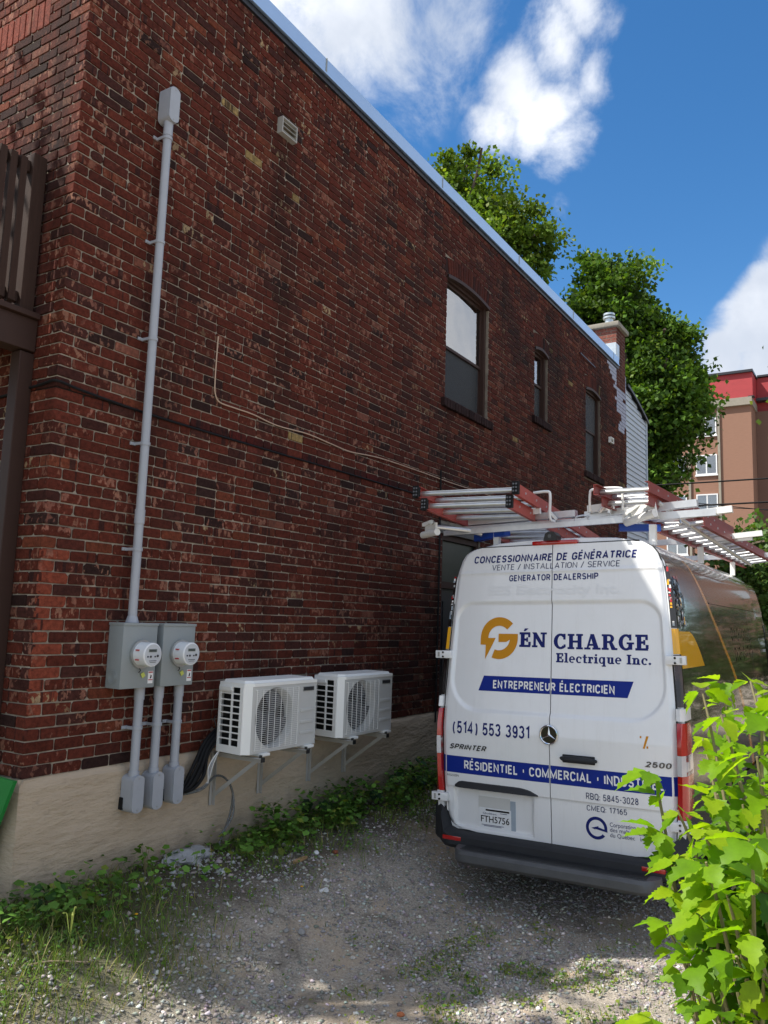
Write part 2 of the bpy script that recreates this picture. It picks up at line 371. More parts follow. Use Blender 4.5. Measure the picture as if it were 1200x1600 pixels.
def thing(name, label, cat, loc=(0, 0, 0), group=None):
    o = bpy.data.objects.new(name, None); COL.objects.link(o); o.location = loc; o.empty_display_size = .1
    o['label'] = label; o['category'] = cat
    if group: o['group'] = group
    return o
def tag(o, label, cat, group=None):
    o['label'] = label; o['category'] = cat
    if group: o['group'] = group
    return o
def sub(mb, off):
    mb.v = [(a[0] - off[0], a[1] - off[1], a[2] - off[2]) for a in mb.v]; return mb
def copy_tree(o, loc, parent=None):
    c = o.copy(); COL.objects.link(c); c.parent = parent
    if parent is None: c.location = loc
    for ch in o.children: copy_tree(ch, None, c)
    return c

def np_mesh(name, V, F, m, tint=None, parent=None, kind=None, smooth=False):
    """V (n,3), F (m,k) uniform polygons; tint (m,3) per face"""
    me = bpy.data.meshes.new(name); k = F.shape[1]
    me.vertices.add(len(V)); me.vertices.foreach_set('co', V.astype(np.float32).ravel())
    me.loops.add(F.size); me.loops.foreach_set('vertex_index', F.astype(np.int32).ravel())
    me.polygons.add(len(F)); me.polygons.foreach_set('loop_start', np.arange(0, F.size, k, dtype=np.int32))
    me.update(calc_edges=True)
    if tint is not None:
        a = me.attributes.new('tint', 'FLOAT_COLOR', 'FACE'); c = np.ones((len(F), 4), np.float32); c[:, :3] = tint; a.data.foreach_set('color', c.ravel())
    me.materials.append(MATS[m]); 
    if smooth: me.shade_smooth()
    o = bpy.data.objects.new(name, me); COL.objects.link(o)
    if parent: o.parent = parent
    if kind: o['kind'] = kind
    return o

def smst(a, b, x):
    t = min(1, max(0, (x - a) / (b - a))); return t * t * (3 - 2 * t)

# ------------------------------------------------------------------ ground
def gh(x, y):
    h = .39 * smst(-1.75, -.40, y)
    h += .035 * (noise.noise(Vector((x * .8, y * .8, 3.1)))) + .014 * noise.noise(Vector((x * 3.1, y * 3.1, 1.7)))
    return h
def build_ground():
    xs = np.concatenate([[-120, -40, -10, -2], np.arange(0, 13, .09), [14, 16, 20, 30, 60, 160]])
    ys = np.concatenate([[-120, -50, -20, -10], np.arange(-7, .4, .09), [2, 6, 20, 60, 120]])
    V = np.array([(x, y, gh(x, y) if (-2 <= x <= 30 and -12 < y < 8) else (.39 * smst(-1.75, -.4, y))) for y in ys for x in xs])
    nx = len(xs); F = np.array([(j * nx + i, j * nx + i + 1, (j + 1) * nx + i + 1, (j + 1) * nx + i) for j in range(len(ys) - 1) for i in range(nx - 1)])
    o = np_mesh('ground', V, F, 'ground', smooth=True); o['kind'] = 'structure'
build_ground()

# ------------------------------------------------------------------ brick house
H = .0746; Z0 = 1.115; NR = 85; LB_ = .2155; CX = 3.10; XE = 16.5
house = thing('brick_house', 'long two-storey dark red brick house with metal roof edging tinted as if mirroring sky', 'house', (CX, 0, 0))
HO = (CX, 0, 0)
OPEN = [  # x0, x1, z0, z1(spring), rise
    (8.43, 9.66, 4.86, 6.47, .055), (11.36, 11.93, 5.33, 6.45, .05), (13.84, 14.71, 4.91, 6.47, .055), (8.45, 9.50, .45, 3.20, 0.0)]
def palette(r):
    k = r.random()
    if k < .58: c = (.118, .029, .021)
    elif k < .78: c = (.092, .026, .021)
    elif k < .90: c = (.066, .024, .022)
    elif k < .93: c = (.040, .020, .020)
    elif k < .975: c = (.160, .045, .028)
    elif k < .995: c = (.20, .075, .058)
    else: c = (.36, .25, .12)
    j = .84 + r.random() * .32
    return [c[0] * j * .82, c[1] * j * .84, c[2] * j * .76]
def outline(wd_, ht, r, cut=None):
    c = cut if cut is not None else .004 + r.random() * .009; j = lambda: (r.random() - .5) * .0052
    cc = [c * (.5 + r.random()) for _ in range(4)]
    return [(cc[0], j() ), (wd_ - cc[1], j()), (wd_ + j(), cc[1]), (wd_ + j(), ht - cc[2]), (wd_ - cc[2], ht + j()), (cc[3], ht + j()), (j(), ht - cc[3]), (j(), cc[0])]
class Bricks:
    def __init__(s): s.items = []
    def add(s, o, U, V, N, wd_, ht, seed, tint=None, flash=None, depth=.018, cut=None, proud=0.0):
        r = random.Random(seed)
        t = palette(r) if tint is None else tint
        yel = tint is None and t[1] > .2
        if yel and wd_ > .13 and r.random() < .75: t = [.12, .032, .024]; yel = False
        if flash is None:
            flash = [(.35 + .6 * r.random()) if r.random() < .50 else 0.0, 1.0 if r.random() < .06 else r.random() * .22, .8 if r.random() < .22 else 0.0]
        if yel: flash = [.4, .8, .8 if r.random() < .4 else 0]
        O = Vector(o); U = Vector(U); V = Vector(V); N = Vector(N)
        out = outline(wd_, ht, r, cut); pr = proud + (r.random() - .4) * .0032
        ins = .0035; vs = []; buv = []
        cxm, czm = wd_ / 2, ht / 2
        sd_ = r.random()
        tilt = (r.random() - .5) * .002
        for (dep, k) in ((-depth, 0), (pr - .004, 0), (pr, ins)):
            for (a, b) in out:
                aa = a + (k if a < cxm else -k); bb = b + (k if b < czm else -k)
                vs.append(O + U * aa + V * bb + N * (dep + (tilt if a < cxm else -tilt))); buv.append((a / max(wd_, .18), b / ht, sd_))
        fs = []
        for i in range(8):
            j = (i + 1) % 8; fs.append((i, j, 8 + j, 8 + i)); fs.append((8 + i, 8 + j, 16 + j, 16 + i))
        fs.append(tuple(range(16, 24)))
        s.items.append((vs, fs, t, buv, flash, O + U * cxm + V * czm))
    def emit(s, items, name, parent, kind=None, off=(0, 0, 0)):
        vs = []; fs = []; ti = []; bu = []; fl = []
        for (v, f, t, b, g, c) in items:
            k = len(vs); vs += [(a.x - off[0], a.y - off[1], a.z - off[2]) for a in v]; fs += [tuple(i + k for i in q) for q in f]
            ti += [(*t, 1)] * len(f); bu += b; fl += [g] * len(f)
        me = bpy.data.meshes.new(name); me.from_pydata(vs, [], fs)
        a = me.attributes.new('tint', 'FLOAT_COLOR', 'FACE'); a.data.foreach_set('color', np.array(ti, np.float32).ravel())
        a = me.attributes.new('buv', 'FLOAT_VECTOR', 'POINT'); a.data.foreach_set('vector', np.array(bu, np.float32).ravel())
        a = me.attributes.new('flash', 'FLOAT_VECTOR', 'FACE'); a.data.foreach_set('vector', np.array(fl, np.float32).ravel())
        me.materials.append(MATS['brick']); o = bpy.data.objects.new(name, me); COL.objects.link(o); o.parent = parent
        if kind: o['kind'] = kind
        return o
def clip_spans(a, b, cuts):
    spans = [(a, b)]
    for (c, d) in cuts:
        nx = []
        for (p, q) in spans:
            if d <= p or c >= q: nx.append((p, q))
            else:
                if c - p > .02: nx.append((p, c))
                if q - d > .02: nx.append((d, q))
        spans = nx
    return spans
BR = Bricks(); J = .0085
for row in range(NR - 1):
    z = Z0 + row * H + J * .6; ht = H - J; zc = z + ht / 2
    cuts = []
    for (x0, x1, z0, z1, rise) in OPEN:
        if z0 - .115 < zc < z0 and z0 > 1: cuts.append((x0 - .10, x1 + .10))      # sill course
        elif z0 <= zc < z1 + .01: cuts.append((x0 - .008, x1 + .008))
        elif z0 > 1 and z1 <= zc < z1 + rise + .215:
            m_ = (x0 + x1) / 2; ex = .02 + (zc - z1) * .25; cuts.append((x0 - ex, x1 + ex))
        elif z0 < 1 and z1 <= zc < z1 + .13: cuts.append((x0 - .1, x1 + .1))
    if 6.49 < zc < 6.63: cuts.append((5.10, 5.33))
    wob = .003 * math.sin(row * 1.7)
    x = CX; first = True; head = row % 2
    k = 0
    while x < XE - .02:
        ln = (.107 if head else LB_) if first else LB_ * (1 + .02 * math.sin(row * 3.3 + k * 1.1))
        if not first and random.random() < .05: ln = .107
        x1 = min(x + ln, XE)
        for (p, q) in clip_spans(x + (0 if first else J / 2), x1 - J / 2, cuts):
            seed = (row * 1009 + k * 31) if not first else row * 1009
            tint = None; flash = None
            zz = zc + .35 * noise.noise(Vector((p * 3, zc * 3, 0)))
            if p > 15.15 + (7.4 - zz) * .75 and zz > 6.15 and random.random() < .93:
                tint = [.40, .41, .50]; flash = [0, 0, 0]
            elif abs(zc - 3.59) < .045 and x > 4.2 and random.random() < .93:
                tint = [.030 + .04 * random.random(), .014, .012]; flash = [0, 0, 1]  # stained belt line; the dark of its recess put into the tint
            elif first and 1.5 < zc < 2.5: tint = [.20, .05, .03]  # corner bricks brightened: the sunlit strip put into the tint
            pr = 0
            BR.add((p, 0, z), (1, 0, 0), (0, 0, 1), (0, -1, 0), q - p, ht, seed, tint, flash, proud=pr)
        x = x1; first = False; k += 1
# facade bricks (plane X = CX, facing -X)
soldier_z0, soldier_z1 = Z0 + 70 * H, Z0 + 73 * H
for row in range(NR - 1):
    z = Z0 + row * H + J * .6; ht = H - J; zc = z + ht / 2; y = 0.0; first = True; k = 0; head = (row + 1) % 2
    cuts = []
    if soldier_z0 < zc < soldier_z1: cuts.append((.46, 1.75))
    if .9 < zc < 3.45: cuts.append((.62, 1.62))
    if 4.0 < zc < soldier_z0: cuts.append((1.22, 2.2))
    while y < 4.5:
        ln = (.107 if head else LB_) if first else LB_ * (1 + .02 * math.sin(row * 2.1 + k * 1.3)); y1 = y + ln
        for (p, q) in clip_spans(y + (0 if first else J / 2), y1 - J / 2, cuts):
            BR.add((CX, q, z), (0, -1, 0), (0, 0, 1), (-1, 0, 0), q - p, ht, (row * 1009) if first else (row * 733 + k * 17 + 5))
        y = y1; first = False; k += 1
y = .46
while y < 1.74:
    BR.add((CX, y + H - J, soldier_z0 + .005), (0, -1, 0), (0, 0, 1), (-1, 0, 0), H - J, 3 * H - J, int(y * 9999), [.19, .05, .035]); y += H
# individual parts: the 300 that show largest
def pxsize(c):
    d = c - CAM; zc_ = d.dot(cz)
    if zc_ < .3: return 0
    u = 600 + 1250 * d.dot(cx) / zc_; v = 800 + 1250 * d.dot(cy) / zc_
    if u < 4 or u > 1195 or v < 4 or v > 1590: return 0
    return 1 / zc_
it = sorted(BR.items, key=lambda i: -pxsize(i[5]) * (1 if len(i[0]) else 1) * (i[0][9] - i[0][8]).length)
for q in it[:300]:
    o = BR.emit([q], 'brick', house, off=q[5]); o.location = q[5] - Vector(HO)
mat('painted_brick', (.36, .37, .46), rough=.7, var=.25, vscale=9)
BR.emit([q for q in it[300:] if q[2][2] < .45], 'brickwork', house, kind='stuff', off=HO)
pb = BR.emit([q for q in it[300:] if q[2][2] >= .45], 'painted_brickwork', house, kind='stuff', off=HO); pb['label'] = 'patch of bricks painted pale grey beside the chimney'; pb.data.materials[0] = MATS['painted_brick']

# mortar shell with openings
def shell_wall(mb, xs_open, X0, X1, Za, Zb, P3):
    xs = sorted({X0, X1, *[o[0] for o in xs_open], *[o[1] for o in xs_open]}); zs = sorted({Za, Zb, *[o[2] for o in xs_open], *[o[3] for o in xs_open]})
    for i in range(len(xs) - 1):
        for j in range(len(zs) - 1):
            xm = (xs[i] + xs[i + 1]) / 2; zm = (zs[j] + zs[j + 1]) / 2
            if any(o[0] < xm < o[1] and o[2] < zm < o[3] for o in xs_open): continue
            mb.add([P3(xs[i], zs[j]), P3(xs[i + 1], zs[j]), P3(xs[i + 1], zs[j + 1]), P3(xs[i], zs[j + 1])], [(0, 1, 2, 3)])
mb = MB(); ztop = Z0 + 84.5 * H
MY = .009
ops = [(a, b, c, d + e, 0) for (a, b, c, d, e) in OPEN]
shell_wall(mb, ops, CX + MY, XE, .9, ztop, lambda x, z: (x, MY, z))
for (x0, x1, z0, z1, rise) in OPEN:
    zt = z1 + rise
    dpt = .11
    mb.add([(x0, MY, z0), (x0, dpt, z0), (x0, dpt, zt), (x0, MY, zt)], [(0, 1, 2, 3)]); mb.add([(x1, MY, z0), (x1, dpt, z0), (x1, dpt, zt), (x1, MY, zt)], [(3, 2, 1, 0)])
    mb.add([(x0, MY, z0), (x1, MY, z0), (x1, dpt, z0), (x0, dpt, z0)], [(0, 1, 2, 3)]); mb.add([(x0, MY, zt), (x1, MY, zt), (x1, dpt, zt), (x0, dpt, zt)], [(3, 2, 1, 0)])
    if rise:
        n = 10; m_ = (x0 + x1) / 2; hw = (x1 - x0) / 2
        for i in range(n):
            a = x0 + (x1 - x0) * i / n; b = x0 + (x1 - x0) * (i + 1) / n
            za = z1 + rise * (1 - ((a - m_) / hw) ** 2); zb = z1 + rise * (1 - ((b - m_) / hw) ** 2)
            mb.add([(a, MY, za), (b, MY, zb), (b, MY, zt), (a, MY, zt), (a, dpt, za), (b, dpt, zb)], [(0, 1, 2, 3), (0, 4, 5, 1)])
shell_wall(mb, [(.62, 1.62, .9, 3.45), (1.22, 2.2, 4.0, soldier_z0)], MY, 8.0, .9, ztop, lambda y, z: (CX + MY, y, z))
mb.add([(XE, MY, .9), (XE, 8, .9), (XE, 8, ztop), (XE, MY, ztop)], [(0, 1, 2, 3)]); mb.add([(CX + MY, 8, .9), (XE, 8, .9), (XE, 8, ztop), (CX + MY, 8, ztop)], [(3, 2, 1, 0)])
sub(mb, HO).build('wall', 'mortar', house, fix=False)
mb = MB().box((CX + .05, .05, ztop - .02), (XE, 7.95, ztop + .03)); sub(mb, HO).build('roof', 'dark_trim_and_shade', house)
mb = MB().box((CX + .3, .75, .5), (XE - .2, 7.9, 7.2)); sub(mb, HO).build('interior', 'dark_inside', house)

# foundation: uneven stucco
def foundation():
    mb = MB(); nx, nz_ = 260, 26; X0, X1 = CX - .015, 18.2
    for i in range(nx + 1):
        for j in range(nz_ + 1):
            t = (i / nx) ** 1.5; x = X0 + (X1 - X0) * t; z = j / nz_ * (Z0 + .004 + .012 * noise.noise(Vector((x * 4, 0, 0))))
            dy = -.014 + .014 * noise.noise(Vector((x * 2.1, 5, z * 6))) + .006 * noise.noise(Vector((x * 9, 2, z * 22)))
            if i == 0: dy = -.014
            if j == nz_: dy = .012
            mb.v.append((x, dy if j < nz_ else .012, z))
    for i in range(nx):
        if 8.45 < mb.v[i * (nz_ + 1)][0] < 9.45: jm = 10
        else: jm = nz_
        for j in range(jm):
            a = i * (nz_ + 1) + j; mb.f.append((a, a + nz_ + 1, a + nz_ + 2, a + 1))
    k = len(mb.v); ny = 30
    for i in range(ny + 1):
        for j in range(nz_ + 1):
            y = -.014 + 6 * (i / ny) ** 1.4; z = mb.v[j][2]; dx = CX - .015 + (.010 * noise.noise(Vector((9, y * 3, z * 6))) if i else 0)
            mb.v.append((dx if j < nz_ else CX + .012, y, z))
    for i in range(ny):
        for j in range(nz_):
            a = k + i * (nz_ + 1) + j; mb.f.append((a, a + 1, a + nz_ + 2, a + nz_ + 1))
    sub(mb, HO).build('foundation', 'stucco', house, smooth=True, fix=False)
foundation()

# roof edge flashing
mb = MB(); mb.box((3.02, -.035, 7.455), (15.86, .012, 7.615)); mb.box((3.02, -.02, 7.607), (15.86, .30, 7.622))
mb.box((3.03, -.05, 7.44), (15.86, -.032, 7.458))
fl_ = sub(mb, HO).build('roof_flashing', 'flashing', house)
mb = MB()
for i in range(6): mb.box((3.28 + i * 2.44, -.040, 7.457), (3.30 + i * 2.44, -.030, 7.62))
sub(mb, HO).build('flashing_seam', 'grey_paint_metal', fl_).location = (0, 0, 0)
mb = MB().box((3.05, -.018, 7.385), (15.9, .02, 7.442)); sub(mb, HO).build('flashing_shade_strip', 'dark_trim_and_shade', fl_)  # dark strip stands in for the shadow under the flashing
mb = MB().box((3.0, -.035, 7.455), (3.03, 8, 7.62)); sub(mb, HO).build('front_flashing', 'flashing', house)

def window(x0, x1, z0, z1, rise, split, label, up='curtain', lo='curtain_dark'):
    wn = bpy.data.objects.new('window', None); COL.objects.link(wn); wn.parent = house; wn.location = (x0 - CX, 0, z0); wn['label'] = label
    O = (x0, 0, z0); m_ = (x0 + x1) / 2; hw = (x1 - x0) / 2
    arc = lambda x: z1 + rise * (1 - ((x - m_) / hw) ** 2)
    fw = .055; y0, y1 = .045, .16
    f = MB(); f.box((x0 + .004, y0, z0), (x0 + fw, y1, z1)); f.box((x1 - fw, y0, z0), (x1 - .004, y1, z1)); f.box((x0 + fw, y0 + .002, z0 + .002), (x1 - fw, y1, z0 + fw))
    n = 12; poly = [(x0 + .004, z1 - .035)] + [(x1 - .004, z1 - .035)] + [(x1 - .004 - (x1 - x0 - .008) * i / n, arc(x1 - .004 - (x1 - x0 - .008) * i / n) - .006) for i in range(n + 1)]
    f.prism(poly, 'y', y0 + .006, y1 - .01)
    # thin metal drip cap following the arch
    sub(f, O).build('frame', 'brown_cladding', wn)
    c = MB()
    for i in range(n):
        a = x0 + (x1 - x0) * i / n; b = x0 + (x1 - x0) * (i + 1) / n; za, zb = arc(a) - .004, arc(b) - .004
        c.add([(a, -.014, za), (b, -.014, zb), (b, -.014, zb - .045), (a, -.014, za - .045), (a, .06, za), (b, .06, zb), (b, .06, zb - .045), (a, .06, za - .045)],
              [(0, 1, 2, 3), (0, 4, 5, 1), (3, 2, 6, 7)])
    sub(c, O).build('head_flashing', 'brown_cladding', wn)
    zs = z0 + fw + (z1 - z0 - fw) * split
    s_ = MB(); sw = .035
    for (a, b, yy) in ((zs, z1 - .035, .085), (z0 + fw, zs + .03, .115)):
        s_.box((x0 + fw, yy, a), (x0 + fw + sw, yy + .03, b)); s_.box((x1 - fw - sw, yy, a), (x1 - fw, yy + .03, b))
        s_.box((x0 + fw + sw, yy + .001, a), (x1 - fw - sw, yy + .029, a + sw)); s_.box((x0 + fw + sw, yy + .001, b - sw), (x1 - fw - sw, yy + .029, b))
    sub(s_, O).build('sash', 'brown_cladding', wn)
    for (a, b, yy, mm) in ((zs + sw, z1 - .035 - sw, .10, up), (z0 + fw + sw, zs + .03 - sw, .13, lo)):
        g = MB().box((x0 + fw + sw, yy, a), (x1 - fw - sw, yy + .004, b)); sub(g, O).build('pane', 'window_glass', wn)
        if mm == lo: sub(MB().box((x0 + fw + sw, yy - .018, a), (x1 - fw - sw, yy - .017, b)), O).build('insect_screen', 'insect_screen', wn)
        g = MB(); n = 20
        for i in range(n + 1):
            x = x0 + fw + (x1 - x0 - 2 * fw) * i / n; dy = .02 * math.sin(i * 1.9) if mm == 'curtain_dark' else 0
            g.v += [(x, yy + .07 + dy, a - .03), (x, yy + .07 + dy, b + .03)]
        g.f += [(2 * i, 2 * i + 2, 2 * i + 3, 2 * i + 1) for i in range(n)]
        sub(g, O).build('curtain' if mm == 'curtain_dark' else 'blind', mm, wn)
    # rowlock sill bricks
    nb = max(3, round((x1 - x0 + .2) / H)); step = (x1 - x0 + .2) / nb
    for i in range(nb):
        b = Bricks(); r = random.Random(i * 7 + int(x0 * 100)); t = .6 + .6 * r.random()
        b.add((x0 - .1 + i * step, 0, z0 - .112), (1, 0, 0), (0, 0, 1), (0, -1, 0), step - .008, .108, i + int(x0 * 77), [.035 * t, .02 * t, .02 * t], [0, 0, 0], depth=.02, proud=.045 + .004 * r.random())
        v = b.items[0]; o = b.emit([v], 'sill_brick', wn, off=O)
        if i == 0:
            tp = MB().box((x0 - .1, -.036, z0 - .03), (x1 + .1, .10, z0 - .004)); sub(tp, O).build('sill_bed', 'brown_cladding', wn)
    # arch of bricks on end
    b = Bricks(); nb = round((x1 - x0 + .1) / (H * .93)); 
    for i in range(nb):
        t = (i + .5) / nb; x = x0 - .04 + (x1 - x0 + .08) * t; a = (x - m_) / hw
        ang = a * .22; zz = z1 + rise * (1 - min(1, a * a)) + .006
        U = (math.cos(ang), 0, -math.sin(ang)); V = (math.sin(ang), 0, math.cos(ang))
        b.add(Vector((x, 0, zz)) - Vector(U) * (H * .42), U, V, (0, -1, 0), H * .84, .205, i + int(x0 * 33), None, [0, 0, .5])
    b.emit(b.items, 'brick_arch', wn, kind='stuff', off=O)
window(*OPEN[0], .42, 'large upper window with a pale blind in its top half')
window(*OPEN[1], .48, 'narrow upper window in the middle of the wall', up='curtain')
window(*OPEN[2], .50, 'upper window nearest the white siding', up='curtain_dark')
# recessed dark side door behind the van
x0, x1, z0, z1, _ = OPEN[3]
dr = bpy.data.objects.new('door', None); COL.objects.link(dr); dr.parent = house; dr.location = (x0 - CX, 0, z0)
O = (x0, 0, z0)
mb = MB(); mb.box((x0 + .002, .03, z0), (x0 + .06, .10, z1 - .002)); mb.box((x1 - .06, .03, z0), (x1 - .002, .10, z1 - .002)); mb.box((x0 + .06, .032, z1 - .07), (x1 - .06, .10, z1 - .003)); mb.box((x0 + .06, .032, 2.55), (x1 - .06, .10, 2.63))
sub(mb, O).build('frame', 'brown_cladding', dr)
mat('dark_green', (.008, .016, .013), rough=.35, var=.3, vscale=6)
sub(MB().box((x0 + .06, .07, 2.63), (x1 - .06, .09, z1 - .07)), O).build('transom_panel', 'dark_green', dr)
mb = MB().box((x0 + .06, .07, z0), (x1 - .06, .10, 2.55)); mb.box((x0 + .16, .06, 1.5), (x1 - .16, .071, 2.4)); sub(mb, O).build('door_leaf', 'dark_trim_and_shade', dr)
sub(MB().box((x0 - .1, -.01, z1 + .002), (x1 + .1, .02, z1 + .115)), O).build('lintel', 'dark_trim_and_shade', dr)

# wall vents
def vent(x, z, w_, h_, m, label):
    mb = MB(); mb.box((0, -.05, 0), (w_, .01, .012)); mb.box((0, -.05, h_ - .012), (w_, .01, h_)); mb.box((0, -.05, .012), (.012, .01, h_ - .012)); mb.box((w_ - .012, -.05, .012), (w_, .01, h_ - .012))
    v = mb.build('wall_vent', m, house, loc=(x - CX, 0, z), label=label)
    n = 3
    for i in range(n):
        a = .012 + i * (h_ - .024) / n
        MB().add([(.012, -.052, a + .004), (w_ - .012, -.052, a + .004), (w_ - .012, -.02, a + (h_ - .024) / n), (.012, -.02, a + (h_ - .024) / n), (.012, -.046, a + .004), (w_ - .012, -.046, a + .004), (w_ - .012, -.014, a + (h_ - .024) / n), (.012, -.014, a + (h_ - .024) / n)],
                 [(0, 1, 2, 3), (7, 6, 5, 4), (0, 4, 5, 1), (3, 2, 6, 7), (0, 3, 7, 4), (1, 5, 6, 2)]).build('louvre', m, v)
mat('vent_beige', (.36, .35, .32), rough=.5, var=.15)
vent(5.11, 6.485, .215, .155, 'vent_beige', 'beige louvred vent near the roof edge')
vent(15.22, 5.72, .2, .11, 'ac_white', 'small white vent right of the last window')
mb = MB().obox((13.45, -.03, 6.98), (14.3, -.03, 6.96), .012, .02); mb.tube([(13.45, 0, 6.98), (13.45, -.035, 6.98)], .008, 6); mb.tube([(14.25, 0, 6.96), (14.25, -.035, 6.96)], .008, 6)
sub(mb, HO).build('iron_tie', 'dark_trim_and_shade', house)

# chimney, flue, siding end
ch = MB().box((15.80, -.004, 7.0), (16.42, .68, 8.27)); sub(ch, HO)
chim = ch.build('chimney', 'mortar', house)
cb = Bricks()
for row in range(17):
    z = 7.0 + row * H + J * .6
    k = 0; x = 15.80 - (.1 if row % 2 else 0)
    while x < 16.42:
        p, q = max(x, 15.80), min(x + LB_ - J, 16.42)
        if q - p > .02: cb.add((p, -.006, z), (1, 0, 0), (0, 0, 1), (0, -1, 0), q - p, H - J, row * 71 + k, [.13, .035, .025], depth=.006)  # shaded side: its shade put into a darker brick tint
        x += LB_; k += 1
    y = -.006 - (.1 if row % 2 else 0)
    while y < .68:
        p, q = max(y, -.004), min(y + LB_ - J, .68)
        if q - p > .02: cb.add((15.798, q, z), (0, -1, 0), (0, 0, 1), (-1, 0, 0), q - p, H - J, row * 77 + k, [.27, .10, .075], [0, 0, 0], depth=.004)  # sunlit side: its brightness put into a lighter brick tint
        y += LB_; k += 1
cb.emit(cb.items, 'chimney_brickwork', chim, kind='stuff', off=HO)
mb = MB().box((15.72, -.07, 8.27), (16.50, .76, 8.37), .02); sub(mb, HO).build('chimney_cap', 'concrete', chim, smooth=True)
mb = MB().tube([(16.05, .22, 8.36), (16.05, .22, 8.55)], .085, 16); mb.tube([(16.05, .22, 8.55), (16.05, .22, 8.585)], .125, 16); mb.tube([(16.05, .22, 8.62), (16.05, .22, 8.66)], .12, 16)
sub(mb, HO).build('flue_pipe', 'tin', chim, smooth=True)
mb = MB().box((15.775, .0, 7.60), (15.794, .36, 7.93)); mb.box((15.775, -.018, 7.60), (15.95, -.010, 7.90)); sub(mb, HO).build('chimney_flashing', 'tin', chim)
# siding: sloping top, each board a part
SX0, SX1 = 16.5, 18.18
def stop(x): t = (x - SX0) / (SX1 - SX0); return 7.22 - .42 * t ** 1.3
mb = MB(); n = 10
poly = [(SX0 + .002, 1.0), (SX1, 1.0)] + [(SX1 - (SX1 - SX0 - .002) * i / n, stop(SX1 - (SX1 - SX0 - .002) * i / n)) for i in range(n + 1)]
sub(mb.prism(poly, 'y', .03, 7.5), HO).build('rear_addition', 'dark_trim_and_shade', house)
z = 1.1
while z < 7.15:
    xr = SX1 - .05
    while xr > SX0 + .1 and stop(xr) < z + .105: xr -= .02
    if xr > SX0 + .12:
        b = MB().add([(SX0 + .01, .004, z), (xr, .004, z), (xr, .026, z + .112), (SX0 + .01, .026, z + .112), (SX0 + .01, .03, z), (xr, .03, z)], [(0, 1, 2, 3), (0, 4, 5, 1)])
        sub(b, HO).build('siding_board', 'siding', house, fix=False)
    z += .112
sub(MB().box((SX1 - .055, -.012, 1.0), (SX1 + .01, .05, stop(SX1) + .02)), HO).build('corner_trim', 'siding', house)
mb = MB()
for i in range(n):
    a = SX0 + (SX1 + .05 - SX0) * i / n; b = SX0 + (SX1 + .05 - SX0) * (i + 1) / n
    mb.add([(a, -.05, stop(a) + .02), (b, -.05, stop(b) + .02), (b, 7.5, stop(b) + .06), (a, 7.5, stop(a) + .06), (a, -.05, stop(a) - .04), (b, -.05, stop(b) - .04)], [(0, 1, 2, 3), (0, 4, 5, 1)])
sub(mb, HO).build('roof_edge', 'dark_trim_and_shade', house, fix=False)

# front ground-floor window and upstairs door in the facade (behind the porch)
def facade_opening(name, y0, y1, z0, z1):
    e = bpy.data.objects.new(name, None); COL.objects.link(e); e.parent = house; e.location = (0, y0, z0)
    mb = MB(); O = (CX, y0, z0)
    mb.box((CX + .03, y0 + .002, z0), (CX + .12, y0 + .07, z1)); mb.box((CX + .03, y1 - .07, z0), (CX + .12, y1 - .002, z1)); mb.box((CX + .032, y0 + .07, z1 - .08), (CX + .12, y1 - .07, z1 - .002)); mb.box((CX + .032, y0 + .07, z0 + .002), (CX + .12, y1 - .07, z0 + .08)); mb.box((CX + .04, y0 + .07, (z0 + z1) / 2), (CX + .11, y1 - .07, (z0 + z1) / 2 + .05))
    sub(mb, O).build('frame', 'brown_cladding', e)
    sub(MB().box((CX + .07, y0 + .07, z0 + .08), (CX + .075, y1 - .07, z1 - .08)), O).build('pane', 'window_glass', e)
    sub(MB().box((CX + .16, y0, z0), (CX + .17, y1, z1)), O).build('curtain', 'curtain_dark', e)
facade_opening('window', .62, 1.62, .9, 3.45); facade_opening('door', 1.22, 2.2, 4.0, soldier_z0)

# ------------------------------------------------------------------ porch / balcony
porch = thing('balcony', 'brown painted wooden balcony with slatted railing at the house corner', 'balcony', (2.0, .3, .39))
PO = (2.0, .3, .39)
def pp(mb, n, m='brown_wood', label=None): return sub(mb, PO).build(n, m, porch, label=label)
for (x, y) in ((2.995, .26), (2.25, .26), (2.25, 1.15)): pp(MB().box((x, y, .2), (x + .105, y + .10, 3.83), .006), 'post', 'brown_cladding')
pp(MB().box((2.25, .245, 3.84), (3.092, .38, 4.055), .005), 'beam', 'brown_cladding'); pp(MB().box((2.20, .21, 4.057), (3.085, 1.32, 4.095), .004), 'deck_edge', 'brown_cladding')
pp(MB().box((2.25, 1.15, 3.84), (3.092, 1.28, 4.055)), 'beam', 'brown_cladding'); pp(MB().box((2.23, .4, 3.90), (2.35, 1.15, 4.05)), 'beam', 'brown_cladding')
for (x, y) in ((2.975, .28), (2.25, .28), (2.25, 1.15)): pp(MB().box((x, y, 4.097), (x + .10, y + .10, 5.22), .006), 'railing_post')
pp(MB().box((2.35, .315, 5.085), (2.975, .355, 5.165), .004), 'top_rail'); pp(MB().box((2.35, .315, 4.16), (2.975, .355, 4.235), .004), 'bottom_rail')
pp(MB().box((2.28, .38, 5.085), (2.32, 1.15, 5.165), .004), 'top_rail'); pp(MB().box((2.28, .38, 4.16), (2.32, 1.15, 4.235), .004), 'bottom_rail')
